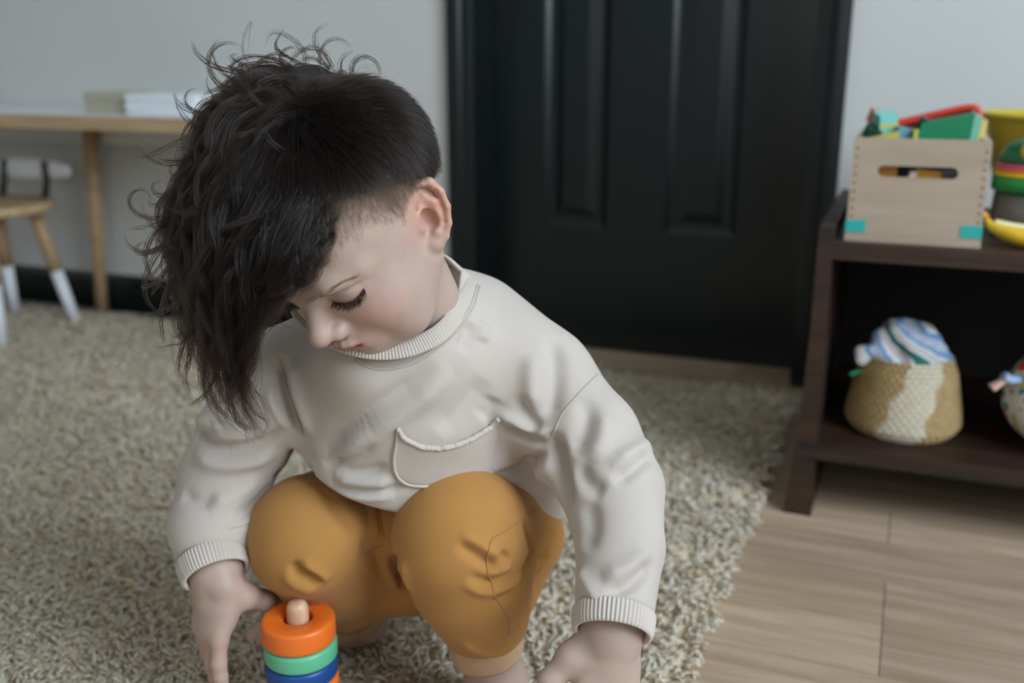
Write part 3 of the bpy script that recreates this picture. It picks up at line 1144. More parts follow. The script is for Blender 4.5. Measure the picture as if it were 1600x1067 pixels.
def leg_obj(name, a, b, ra, rb, m, parent, sides=16):
    V, Fq = sweep(np.array([a, (np.array(a) * .5 + np.array(b) * .5), b]), np.array([ra, (ra + rb) / 2, rb]), sides)
    return local(obj_np(name, V, Fq, m, parent), parent)


local(box('apron', -2.93, -1.38, 2.118, 2.136, 0.478, 0.5403, plain('white_apron_board', srgb(220, 220, 218), 0.6), table, bevel=0.002), table)
for x, y in ((-2.04, 2.095), (-1.43, 1.86), (-2.86, 1.86), (-2.86, 2.10), (-1.43, 2.10)):
    sx = -1 if x < -2.2 else (-.6 if x < -1.7 else 1)
    leg_obj('leg', (x, y, .5403), (x + .055 * sx, y + .0, .005), .021, .016, M_pine, table)
M_birchbox = plain('beige_card', srgb(176, 172, 152), 0.8)
bx1 = thing('card_box', 'small flat beige cardboard box on the pine table', 'box', (-1.80, 1.96, .5734))
bm_obj('box_base', box_bm(-.066, .066, -.05, .05, 0, .028), M_birchbox, bx1, bevel=.002)
bm_obj('box_lid', box_bm(-.068, .068, -.052, .052, .0282, .048), M_birchbox, bx1, bevel=.002)
bx2 = thing('paper_stack', 'stack of white paper beside the beige box on the pine table', 'paper', (-1.63, 1.95, .5734))
M_paper = plain('white_paper', srgb(232, 236, 240), 0.7)
for k in range(4):
    o = bm_obj('paper_pad', box_bm(-.095, .095, -.06, .06, k * .0115, k * .0115 + .011), M_paper, bx2, bevel=.001)
    o.rotation_euler = (0, 0, (-.03, .05, -.02, .04)[k])
lampb = thing('bottle', 'dark slim bottle standing on the pine table at the left edge', 'bottle', (-2.30, 1.90, .5734))
bm_obj('bottle_body', lathe_bm([(.020, 0), (.023, .003), (.023, .10), (.018, .118), (.009, .13), (.009, .15)], 24), plain('dark_grey_glass', srgb(46, 46, 50), 0.3), lampb, smooth=True)
bm_obj('bottle_cap', lathe_bm([(.0105, .1503), (.0105, .170), (.008, .172)], 20), plain('black_cap', srgb(24, 24, 26), 0.4), lampb, smooth=True)

# child's chair: round pine seat, splayed legs dipped in white, white oval back
M_pinew = wood('light_pine', srgb(200, 174, 138), srgb(172, 142, 106), (6, 6, 1.5), 4.0, 0.5, 0.1)
M_dip = plain('white_dipped_paint', srgb(226, 230, 236), 0.45)
KX, KY = -2.165, 1.86
chair = thing('child_chair', 'small round pine chair with white-dipped legs under the pine table', 'chair', (KX, KY, 0))
bm_obj('seat', lathe_bm([(.135, .322), (.148, .327), (.150, .338), (.146, .348), (.10, .344), (.02, .341)], 40), M_pinew, chair, smooth=True)
for ang in (-48, 42, 132, 222):
    ca, sa = math.cos(math.radians(ang)), math.sin(math.radians(ang))
    top_, foot_ = np.array([.095 * ca, .095 * sa, .328]), np.array([.165 * ca, .165 * sa, .008])
    mid = top_ + (foot_ - top_) * .52
    V, Fq = sweep(np.array([top_, mid]), np.array([.0165, .0155]), 16)
    lg = obj_np('leg', V, Fq, M_pinew, chair)
    V, Fq = sweep(np.array([mid, foot_]), np.array([.0156, .0135]), 16)
    obj_np('dipped_end', V, Fq, M_dip, lg)
for sx in (-1, 1):
    V, Fq = sweep(np.array([(sx * .075 - .02, .12, .340), (sx * .075 - .02, .135, .39), (sx * .07 - .02, .140, .44)]), .009, 10)
    obj_np('back_post', V, Fq, plain('black_post', srgb(34, 30, 26), 0.5) if sx < 0 else bpy.data.materials['black_post'], chair)
V, Fq = sweep(np.array([(x, .148 - .25 * x * x, .418) for x in np.linspace(-.17, .13, 25)]), .030 * np.sin(np.linspace(.25, math.pi - .25, 25)) ** .6, 16, flat=.35, up=np.tile([0, 1.0, 0], (25, 1)))
obj_np('backrest', V, Fq, M_dip, chair)
# ------------------------------------------------------------------ ring stacker
stc = at(467, 985, .98)
SXY = (float(stc[0]), float(stc[1]))
stack = thing('stacking_post', 'wooden base and round peg holding the painted rings on the rug', 'toy', (SXY[0], SXY[1], 0.012))
M_peg = wood('beech_peg', srgb(222, 186, 156), srgb(196, 154, 124), (16, 16, 2), 4.0, 0.38, 0.08)
M_base = wood('beech_base', srgb(214, 178, 146), srgb(190, 150, 118), (8, 8, 8), 4.0, 0.45, 0.08)


def ring_profile(r, ri, z0, t):
    e = min(.0045, t * .28)
    pr = []
    for k in range(6):
        a = -math.pi / 2 + k * math.pi / 10
        pr.append((r - e + e * math.cos(a), z0 + e + e * math.sin(a)))
    for k in range(6):
        a = k * math.pi / 10
        pr.append((r - e + e * math.cos(a), z0 + t - e + e * math.sin(a)))
    e2 = .0015
    pr += [(ri + e2, z0 + t), (ri, z0 + t - e2), (ri, z0 + e2), (ri + e2, z0)]
    return pr


def lathe_closed(profile, n):
    bm = bmesh.new()
    rings = [[bm.verts.new((r * math.cos(2 * math.pi * i / n), r * math.sin(2 * math.pi * i / n), z)) for i in range(n)] for r, z in profile]
    m = len(rings)
    for k in range(m):
        a, b = rings[k], rings[(k + 1) % m]
        for i in range(n):
            j = (i + 1) % n
            bm.faces.new((a[i], a[j], b[j], b[i]))
    return bm


ZTOP = float(at(467, 957, .98)[2])
ZTOP = 0.1735
thick = [.0245, .0200, .0200, .0200, .0200, .0200]
cols = [((232, 112, 34), 'top orange'), ((96, 184, 142), 'mint green'), ((22, 72, 138), 'deep blue'), ((240, 122, 44), 'lower orange'), ((206, 58, 34), 'red'), ((232, 190, 60), 'yellow')]
names = ['glossy orange wooden ring at the top of the stack on the peg', 'mint green wooden ring under the top orange ring of the stack',
         'deep blue wooden ring between the mint ring and an orange ring', 'orange wooden ring under the deep blue ring of the stack',
         'red wooden ring of the stack, under the lower orange ring',
         'yellow wooden ring lowest of the stack, under the red ring']
z = ZTOP
offs = [(0, 0), (.0006, .0004), (-.0003, .0006), (.0008, -.0002), (.0004, .0006), (0, 0)]
rr_ = [.0362, .0360, .0359, .0359, .0360, .0360]
for i in range(6):
    z -= thick[i]
    k = NT('ring_paint_' + cols[i][1].replace(' ', '_'))
    k.b.inputs['Base Color'].default_value = srgb(*cols[i][0])
    k.b.inputs['Roughness'].default_value = 0.38
    mp = k.coords()
    nz = k.n('ShaderNodeTexNoise', Scale=60.0, Detail=3.0)
    k.l(mp, 'Vector', nz, 'Vector')
    k.bump(nz, 'Fac', 0.06, 0.0005)
    ro = bm_obj('stacking_ring', lathe_closed(ring_profile(rr_[i], .0145, 0.0001, thick[i] - .0003), 72), k.m, None, smooth=True)
    ro.location = (SXY[0] + offs[i][0], SXY[1] + offs[i][1], z)
    ro['sharp'] = 1
    tag(ro, names[i], 'ring', 'painted rings of the stacker')
    del ro['sharp']
zb = z - 0.012
bm_obj('base', lathe_bm([(.034, 0), (.038, .002), (.040, .006), (.040, zb - .006), (.037, zb - .001), (.034, zb - .0003)], 56), M_base, stack, smooth=True)
pt = ZTOP + .0175 - .012
bm_obj('peg', lathe_bm([(.0105, zb - .0005), (.0108, pt - .010), (.0103, pt - .006), (.0086, pt - .0025), (.0055, pt - .0006), (.002, pt)], 40), M_peg, stack, smooth=True)
# ------------------------------------------------------------------ the child
HEAD_S = 1.06
_a, _b, _c = 3.021, -0.721, 0.195


def _rot(a, b, c):
    ca, sa, cb, sb, cc, sc = math.cos(a), math.sin(a), math.cos(b), math.sin(b), math.cos(c), math.sin(c)
    return np.array([[ca, -sa, 0], [sa, ca, 0], [0, 0, 1]]) @ np.array([[1, 0, 0], [0, cb, -sb], [0, sb, cb]]) @ np.array([[cc, 0, sc], [0, 1, 0], [-sc, 0, cc]])


HR = _rot(_a, _b, _c)                 # columns: right, forward, up of the head
HO = at(565.4, 366.0, 0.86)


def hp(x, y, z):
    return HO + HR @ (np.array([x, y, z], float) * (HEAD_S / 1000.0))


def hl(P):
    """world points -> head millimetres"""
    return ((P - HO) @ HR) * (1000.0 / HEAD_S)


HS = HEAD_S / 1000.0
J = dict(neck=at(655, 470, .950), shL=at(845, 612, .99), elL=at(960, 765, .92), wrL=at(956, 985, .862),
         shR=at(440, 605, 1.0), elR=at(352, 750, 1.015), wrR=at(338, 895, .982),
         pel=at(650, 850, 1.17), chest=at(640, 620, 1.0),
         hipL=at(740, 850, 1.15), hipR=at(570, 850, 1.16), knL=at(730, 850, .965), anL=at(775, 1065, 1.06),
         knR=at(485, 845, 1.015), anR=at(545, 962, 1.19))


def hell(S, c, r, k=10, op='u', rx=0.0):
    A = HR.T
    if rx:
        ca, sa = math.cos(rx), math.sin(rx)
        A = np.array([[1, 0, 0], [0, ca, sa], [0, -sa, ca]]) @ A
    S.ell(hp(*c), np.array(r) * HS, A, k * HS, op)


def hball(S, c, r, k=8, op='u'):
    S.ball(hp(*c), r * HS, k * HS, op)


def hchain(S, pts, rads, k=6, op='u'):
    S.chain([hp(*p) for p in pts], [r * HS for r in rads], k * HS, op)


B_ = Sculpt()
# cranium and face masses (millimetres in the head's own frame)
hell(B_, (0, -8, 46), (68, 87, 67), 1)
hell(B_, (0, 26, 44), (60, 52, 50), 22)
hell(B_, (0, 0, 6), (60, 66, 48), 24)
hell(B_, (0, 22, -6), (53, 52, 50), 22)
for s in (-1, 1):
    hball(B_, (s * 30, 44, -25), 27, 22)                      # cheek
    hchain(B_, [(s * 50, 2, -30), (s * 30, 38, -54), (0, 54, -58)], [13, 15, 15], 22)    # jaw
hball(B_, (0, 59, -53), 17.5, 14)                               # chin
hchain(B_, [(-5, -6, -22), (-2, 2, -84)], [39, 35], 22)      # neck
for s in (-1, 1):
    hchain(B_, [(s * 9, 73, 19), (s * 28, 71.0, 24), (s * 46, 54, 23)], [7.5, 7.2, 6.0], 15)    # brow
for s in (-1, 1):
    hell(B_, (s * 31, 85, 11), (17, 14, 9.5), 10, 's')          # socket
    hell(B_, (s * 31.5, 60.5, 10.5), (15.5, 14.5, 11.5), 6)     # closed lid over the eyeball
# nose
hell(B_, (0, 76, -9), (9, 11, 14), 6)
hchain(B_, [(0, 74, 14), (0, 83.5, 0), (0, 92.5, -11)], [6, 5.8, 7.2], 9)
hball(B_, (0, 93.5, -12.5), 8.4, 8)
for s in (-1, 1):
    hell(B_, (s * 10.5, 83, -18), (6.8, 9.5, 7), 5)
    hell(B_, (s * 5.5, 89.5, -23.5), (2.6, 4.2, 3.0), 3, 's')
# mouth
hell(B_, (0, 68, -39), (26, 17, 16), 12)
hchain(B_, [(-19, 76, -39.5), (-9, 83.5, -35.5), (-3, 86, -34), (0, 85.5, -34.8), (3, 86, -34), (9, 83.5, -35.5), (19, 76, -39.5)], [1.5, 3.2, 3.6, 3.4, 3.6, 3.2, 1.5], 4)
hchain(B_, [(-17, 76.5, -41), (-8, 82.5, -43.2), (0, 84, -44), (8, 82.5, -43.2), (17, 76.5, -41)], [1.6, 3.6, 4.2, 3.6, 1.6], 4)
MOUTH = [(-18, 77.5, -39.4), (-10, 86, -39.6), (-3, 89, -38.8), (0, 89, -39.4), (3, 89, -38.8), (10, 86, -39.6), (18, 77.5, -39.4)]
hchain(B_, MOUTH, [0.7, 1.0, 1.1, 1.1, 1.1, 1.0, 0.7], 2.5, 's')
hchain(B_, [(-11, 85, -50), (0, 87, -51.5), (11, 85, -50)], [3, 4, 3], 10, 's')
hchain(B_, [(0, 92, -26), (0, 91, -31)], [1.6, 1.9], 5, 's')
LASH = {s: [(s * 16.5, 73.2, 7.5), (s * 23, 75.0, 5.0), (s * 32, 75.0, 3.6), (s * 40.5, 70.8, 4.6), (s * 48, 63.0, 9.0)] for s in (-1, 1)}
for s in (-1, 1):
    hchain(B_, LASH[s], [0.7, 1.0, 1.1, 1.0, 0.8], 1.8, 's')
    hchain(B_, [(s * 18, 75.2, 12.5), (s * 27, 76.6, 16.0), (s * 37, 74, 17.0), (s * 48, 64, 15.5)], [0.8, 1.1, 1.1, 0.8], 3, 's')


# ears: frame u (up along the ear), w (backwards), o (outwards)
def ear(s):
    up = np.array([0.0, -0.36, 0.93])
    out = np.array([s * 0.80, 0.58, 0.10])
    up /= np.linalg.norm(up)
    out -= up * (out @ up)
    out /= np.linalg.norm(out)
    bk = np.cross(up, out) * (1 if s < 0 else -1)
    if bk[1] > 0:
        bk = -bk
    C = np.array([s * 63.0, -9.0, 1.0])

    def e(w, u, o):
        return C + w * bk + u * up + o * out

    rim = [(-5, 2, 1), (-8, 12, 1), (-4, 24, 1.5), (5, 30, 2.5), (15, 27, 3), (20, 17, 3.5), (20.5, 4, 3.5), (17, -9, 3), (11, -18, 2), (4, -22, 1)]
    A = np.array([HR @ bk, HR @ up, HR @ out])
    B_.ell(hp(*e(6, 4, -2.5)), np.array([15, 26, 3.6]) * HS, A, 4 * HS)
    hchain(B_, [e(0, 6, -8), e(2, 2, -2)], [11, 9], 10)
    hchain(B_, [e(*q) for q in rim], [3.0, 3.4, 3.6, 3.9, 3.9, 3.6, 3.4, 3.3, 3.6, 4.0], 2.2)
    hell(B_, tuple(e(2, -21, 0.5)), (5.5, 6.5, 7.5), 5)                 # lobe
    hchain(B_, [e(9, -9, 2), e(13, 0, 3), e(12.5, 11, 2.6), (e(7, 20, 1.5))], [3.0, 3.2, 2.8, 2.0], 3)     # antihelix
    hchain(B_, [e(12.5, 11, 2.5), e(3, 17, 1)], [2.4, 1.5], 3)
    B_.ell(hp(*e(3.0, -1, 3.5)), np.array([7.5, 10.5, 6.5]) * HS, A, 2.5 * HS, 's')                        # concha
    hchain(B_, [e(16.6, 20, 5), e(16.8, 6, 5.6), e(14.5, -7, 5)], [1.2, 1.4, 1.0], 2.5, 's')              # scapha
    hchain(B_, [e(-3.5, 13, 4.5), e(3, 24, 4.5), e(12, 24, 5)], [1.7, 2.0, 1.8], 2.5, 's')
    hball(B_, tuple(e(-5, -3, 2.2)), 3.8, 4)                            # tragus
    hball(B_, tuple(e(6, -12.5, 3)), 3.4, 4)                            # antitragus
    return e(3, 2, 0)


EARS = {s: ear(s) for s in (-1, 1)}

# trunk and limbs (mostly under the clothes)
B_.chain([hp(4, -6, -62), at(650, 470, .955), J['chest'], J['pel']], [.032, .033, .062, .07], .015)
B_.chain([J['neck'] + (0, 0.015, -.04), J['shL'], J['elL'], J['wrL']], [.022, .024, .018, .020], .02)
B_.chain([J['neck'] + (0, 0.015, -.04), J['shR'], J['elR'], J['wrR']], [.022, .022, .018, .020], .02)
B_.chain([J['pel'], J['hipL'], J['knL'], J['anL']], [.055, .05, .038, .028], .02)
B_.chain([J['pel'], J['hipR'], J['knR'], J['anR']], [.055, .05, .038, .028], .02)


# hands: wrist -> palm -> five fingers; frame: f (towards the fingertips), t (towards the thumb side), n (out of the back of the hand)
def hand(W, f, t, size, wr_r, curl, spread, thumb):
    f = f / np.linalg.norm(f)
    t = t - f * (t @ f)
    t /= np.linalg.norm(t)
    n = np.cross(t, f) * thumb['flip']
    s = size

    def P(a, b, c):
        return W + (f * a + t * b + n * c) * s

    A = np.array([f, t, n])
    B_.ell(P(.034, .001, -.001), np.array([.036, .0265, .0135]) * s, A, .010 * s)
    B_.ell(P(.052, .000, .0015), np.array([.017, .0285, .0115]) * s, A, .010 * s)
    B_.cone(W - f * .03 * s, P(.0, 0, 0), wr_r * .78, wr_r * .96, .006 * s)
    B_.cone(W, P(.022, 0, 0), wr_r * .96, .0185 * s, .014 * s)
    B_.ell(P(.026, .017, -.006), np.array([.022, .012, .012]) * s, A, .010 * s)          # thumb mound
    B_.ell(P(.032, -.017, -.006), np.array([.026, .010, .012]) * s, A, .010 * s)
    for i, (b0, ln, r) in enumerate(((.0205, .046, .0073), (.007, .051, .0075), (-.0065, .047, .0072), (-.0195, .038, .0063))):
        k = P(.062 - .0035 * abs(i - 1.2), b0, .001)
        ang = 0.0
        pts, rr = [P(.040, b0 * .85, 0), k], [r * .95 * s, r * 1.07 * s]
        sp = spread * (1.2 - i) * 0.10
        p = k
        for j, (fr, cu) in enumerate(((.46, curl[i][0]), (.30, curl[i][1]), (.24, curl[i][2]))):
            ang += cu
            d = (f * math.cos(sp) + t * math.sin(sp)) * math.cos(ang) - n * math.sin(ang)
            p = p + d * ln * fr * s
            pts.append(p)
            rr.append(r * s * (1.0, .93, .80)[j])
        B_.chain(pts, rr, .0035 * s)
    th = thumb['pts']
    B_.chain([P(*q) if not thumb.get('world') else np.asarray(q) for q in th], [q * s for q in thumb['r']], .007 * s)
    return P


# his right hand comes down beside the ring stack, thumb behind the top ring
WR = J['wrR']
fR = at(326, 1050, .990) - at(340, 900, .982)
tR = at(385, 938, .945) - at(345, 925, .985)
PR = hand(WR, fR, tR, 1.06, .0235, [(.05, .15, .15), (.12, .22, .2), (.2, .3, .25), (.28, .35, .3)], .15,
          dict(flip=-1, world=True, pts=[at(350, 915, .968), at(383, 931, .985), at(412, 938, 1.008), at(436, 941, 1.030)], r=[.0125, .0118, .0092, .0074]))
# his left hand hangs at his side, back of the hand towards the light
WL = J['wrL']
fL = at(948, 1080, .855) - at(956, 985, .860)
tL = at(855, 1040, .835) - at(950, 1030, .850)
PL = hand(WL, fL, tL, 1.05, .0262, [(.2, .3, .25), (.25, .35, .25), (.3, .35, .3), (.3, .4, .3)], .5,
          dict(flip=1, pts=[(.006, .012, -.004), (.024, .031, -.007), (.045, .046, -.012), (.062, .044, -.018)], r=[.0130, .0115, .0090, .0070]))


# feet
def foot(A, toe, size, up=np.array([0, 0, 1.0]), inner=1):
    d = toe - A
    d[2] = 0
    d /= np.linalg.norm(d)
    w = np.cross(up, d) * inner          # towards the big toe
    G = np.array([A[0], A[1], 0.024])
    s = size

    def P(a, b, c):
        return G + (d * a + w * b + up * c) * s
    B_.ell(P(-.022, 0, .022), np.array([.026, .023, .024]) * s, np.array([d, w, up]), .02 * s)
    B_.chain([A, P(0.0, 0, .03), P(.05, .004, .020), P(.085, .004, .012)], [.028, .026 * s, .022 * s, .014 * s], .02 * s)
    B_.ell(P(.07, 0, .012), np.array([.035, .033, .013]) * s, np.array([d, w, up]), .015 * s)
    for i, (b, ln, r) in enumerate(((.021, .026, .0105), (.006, .024, .0072), (-.006, .021, .0068), (-.017, .018, .0064), (-.026, .014, .0062))):
        k = P(.090 - .0065 * i - .001 * i * i, b, .010)
        B_.chain([k - d * .015 * s, k + d * ln * .6 * s + up * .002, k + d * ln * s - up * .003], [r * s, r * s, r * .92 * s], .003 * s)


foot(J['anR'].copy(), at(385, 985, 1.17), 0.98, inner=-1)
foot(J['anL'].copy(), at(800, 1180, .97), 1.0, inner=1)

bV, bQ = B_.mesh(0.00145)


# ---------------------------------------------------------------- skin colour: the skin's own tints, and the ears' glow-through painted in
def skin_material():
    k = NT('child_skin')
    b = k.b
    b.inputs['Roughness'].default_value = 0.48
    b.inputs['Specular IOR Level'].default_value = 0.35
    b.inputs['Subsurface Weight'].default_value = 0.16
    b.inputs['Subsurface Radius'].default_value = (1.0, 0.35, 0.2)
    b.inputs['Subsurface Scale'].default_value = 0.006
    vc = k.n('ShaderNodeVertexColor', layer_name='tint')
    mp = k.coords()
    nz = k.n('ShaderNodeTexNoise', Scale=90.0, Detail=4.0)
    k.l(mp, 'Vector', nz, 'Vector')
    mx = k.n('ShaderNodeMix', data_type='RGBA', blend_type='MULTIPLY')
    mx.inputs[0].default_value = 0.18
    k.l(vc, 'Color', mx, 6)
    k.l(nz, 'Color', mx, 7)
    k.l(mx, 2, b, 'Base Color')
    fb = k.n('ShaderNodeTexNoise', Scale=700.0, Detail=2.0)
    k.l(mp, 'Vector', fb, 'Vector')
    k.bump(fb, 'Fac', 0.12, 0.0004)
    return k.m


M_skin = skin_material()
person = thing('person', 'crouching child in cream sweatshirt and mustard trousers, reaching for the ring stacker on the rug', 'person',
               (J['pel'][0], J['pel'][1], 0.0))


def world_child(o):
    """keep world coordinates for a part whose thing sits elsewhere"""
    o.matrix_parent_inverse = person.matrix_world.inverted() if False else Matrix.Translation(-Vector(person.location))
    return o


body = world_child(obj_np('body', bV, bQ, M_skin, person, smooth=True))
hloc = hl(bV)
tint = np.tile(np.array(srgb(188, 163, 149)[:3]), (len(bV), 1))


def paint(mask, col):
    global tint
    tint = tint * (1 - mask[:, None]) + np.array(srgb(*col)[:3]) * mask[:, None]


def gs(d, w):
    return np.exp(-(d / w) ** 2)


inhead = np.linalg.norm(hloc - np.array([0, 0, 10]), axis=1) < 140
for s in (-1, 1):
    paint(0.35 * gs(np.linalg.norm(hloc - np.array([s * 36, 62, -22]), axis=1), 22), (214, 140, 124))
    paint(0.6 * gs(np.linalg.norm(hloc - np.array([s * 74, -18, 6]), axis=1), 26), (206, 138, 110))  # ear blush, with light glowing through the ear put into the colour
paint(0.35 * gs(np.linalg.norm(hloc - np.array([0, 98, -18]), axis=1), 12), (214, 140, 122))
for s in (-1, 1):
    d, *_ = poly_dist(hloc, np.array([(s * 15, 77, 5), (s * 29, 78, 5), (s * 42, 67, 6)]))
    paint(0.22 * gs(d, 8), (176, 120, 112))
UL = np.array([(-18, 77.5, -39.3), (-9, 86, -36.6), (-3, 89, -35.2), (0, 88.4, -35.8), (3, 89, -35.2), (9, 86, -36.6), (18, 77.5, -39.3)], float)
LL = np.array([(-16, 78, -40.8), (-8, 85.5, -43), (0, 87.5, -43.8), (8, 85.5, -43), (16, 78, -40.8)], float)
for L_, w in ((UL, 2.7), (LL, 3.4)):
    d, *_ = poly_dist(hloc, L_)
    paint(0.75 * np.clip((w + .9 - d) / 1.8, 0, 1), (172, 92, 86))
d, *_ = poly_dist(hloc, np.array(MOUTH, float))
paint(0.8 * gs(d, 1.6), (92, 32, 32))
# hands a little redder at fingertips and knuckles, feet too
for P_ in (PR, PL):
    for q in ((.062, .02, 0), (.063, .007, 0), (.062, -.006, 0), (.058, -.019, 0)):
        paint(0.25 * gs(np.linalg.norm(bV - P_(*q), axis=1), .012), (206, 132, 116))
    paint(0.3 * gs(np.linalg.norm(bV - P_(.095, 0, -.01), axis=1), .028), (208, 134, 118))
paint(0.3 * np.clip((0.06 - bV[:, 2]) / 0.03, 0, 1), (204, 134, 118))
# ---------------------------------------------------------------- sweatshirt
def fabric(name, col, weave=900.0, rough=0.85, bump=0.25, var=0.05, sheen=0.25, lines=None):
    k = NT(name)
    b = k.b
    b.inputs['Roughness'].default_value = rough
    b.inputs['Specular IOR Level'].default_value = 0.2
    b.inputs['Sheen Weight'].default_value = sheen
    b.inputs['Sheen Roughness'].default_value = 0.5
    mp = k.coords()
    nz = k.n('ShaderNodeTexNoise', Scale=14.0, Detail=6.0)
    k.l(mp, 'Vector', nz, 'Vector')
    lo = tuple(c * (1 - var) for c in col[:3]) + (1,)
    hi = tuple(min(1, c * (1 + var)) for c in col[:3]) + (1,)
    r = k.ramp(nz, 'Fac', [(0.3, lo), (0.7, hi)])
    fine = k.n('ShaderNodeTexNoise', Scale=weave, Detail=2.0)
    k.l(mp, 'Vector', fine, 'Vector')
    if lines:
        wv = k.n('ShaderNodeTexWave', Scale=lines, Distortion=1.2, Detail=2.0)
        wv.bands_direction = 'DIAGONAL'
        k.l(mp, 'Vector', wv, 'Vector')
        wm = k.n('ShaderNodeMath', operation='ADD')
        k.l(fine, 'Fac', wm, 0)
        k.l(wv, 'Fac', wm, 1)
        mx = k.n('ShaderNodeMix', data_type='RGBA', blend_type='MULTIPLY')
        mx.inputs[0].default_value = 0.12
        k.l(r, 'Color', mx, 6)
        k.l(wv, 'Color', mx, 7)
        k.l(mx, 2, b, 'Base Color')
        k.bump(wm, 'Value', bump, 0.0005)
    else:
        k.l(r, 'Color', b, 'Base Color')
        k.bump(fine, 'Fac', bump, 0.0006)
    return k.m


M_fleece = fabric('cream_sweatshirt_fleece', srgb(188, 178, 168))
M_rib = fabric('cream_rib_knit', srgb(192, 182, 172), bump=0.15)
M_thread = fabric('cream_stitching', srgb(182, 172, 161))
M_linen = fabric('mustard_linen', srgb(180, 130, 70), weave=1400.0, bump=0.3, var=0.07, sheen=0.12, lines=420.0)
M_linen_in = fabric('mustard_linen_reverse', srgb(196, 162, 128), weave=1400.0, bump=0.3, var=0.06, sheen=0.1)
M_mthread = fabric('mustard_stitching', srgb(164, 118, 66))

W_ = Sculpt()
TX = (_R + 0.12 * _F)
TX = TX / np.linalg.norm(TX)
TZ = np.array([0, 0, 1.0]) * 0.92 + _F * 0.30
TZ -= TX * (TZ @ TX)
TZ /= np.linalg.norm(TZ)
TA = np.array([TX, np.cross(TZ, TX), TZ])
# trunk of the sweatshirt
W_.ell(at(655, 590, 1.005), (.118, .098, .105), TA, .03)
W_.ell(at(640, 690, 1.03), (.112, .095, .085), TA, .04)
W_.ell(at(650, 740, 1.06), (.120, .105, .060), TA, .03)
W_.chain([at(735, 530, .995), at(835, 600, .985)], [.064, .060], .03)
W_.chain([at(560, 555, .99), at(450, 595, 1.0)], [.062, .054], .03)
W_.chain([at(650, 520, .955), at(620, 600, .975)], [.068, .075], .03)
W_.ell(at(578, 738, .995), (.055, .05, .045), TA, .03)
W_.cone(at(760, 700, 1.05), at(830, 765, 1.06), .075, .045, .03)         # side flap by the hip
W_.cone(at(650, 550, .930), at(585, 568, .922), .048, .048, .02)
# sleeves
cL = at(960, 950, .858)
W_.chain([at(835, 605, .99), at(915, 690, .955)], [.058, .053], .014)
W_.chain([at(915, 690, .955), at(957, 765, .92), at(969, 855, .89), cL], [.053, .0475, .0395, .0345], .005)
cR = at(333, 864, .984)
W_.chain([at(445, 605, 1.0), at(388, 675, 1.015), at(352, 745, 1.02), at(331, 826, .998), cR], [.056, .047, .0440, .0395, .0330], .016)
dL = cL - at(969, 855, .89)
dL = dL / np.linalg.norm(dL)
dR = cR - at(331, 826, .998)
dR = np.array(dR) / np.linalg.norm(dR)
# neck opening
W_.cone(at(630, 459, .84), at(630, 455, .97), .040, .046, .008, 's')
W_.ball(at(630, 415, .93), .055, .010, 's')
# the bottom edge, level at the front and dropping towards his left hip
_h0, _h1 = at(600, 777, .955), at(900, 806, 1.06)
_hn = np.cross(_h1 - _h0, np.array([_F[0], _F[1], 0.10]))
_hn = _hn / np.linalg.norm(_hn) * (-1 if _hn[2] > 0 else 1)
W_.half(cL + dL * .004, dL, .05, .004)
W_.half(cR + dR * .004, dR, .05, .004)
W_.half(at(700, 777, 1.02), _hn, .165, .012)
wV, wQ = W_.mesh(0.0024, smooth=3)
sw = Skin(wV, wQ)


def sc_(*pts):
    """tracing coordinates of a close-up back to photograph pixels"""
    return [(220 + x / 1.86, 298 + y / 1.86) for x, y in pts]


mm = 0.001
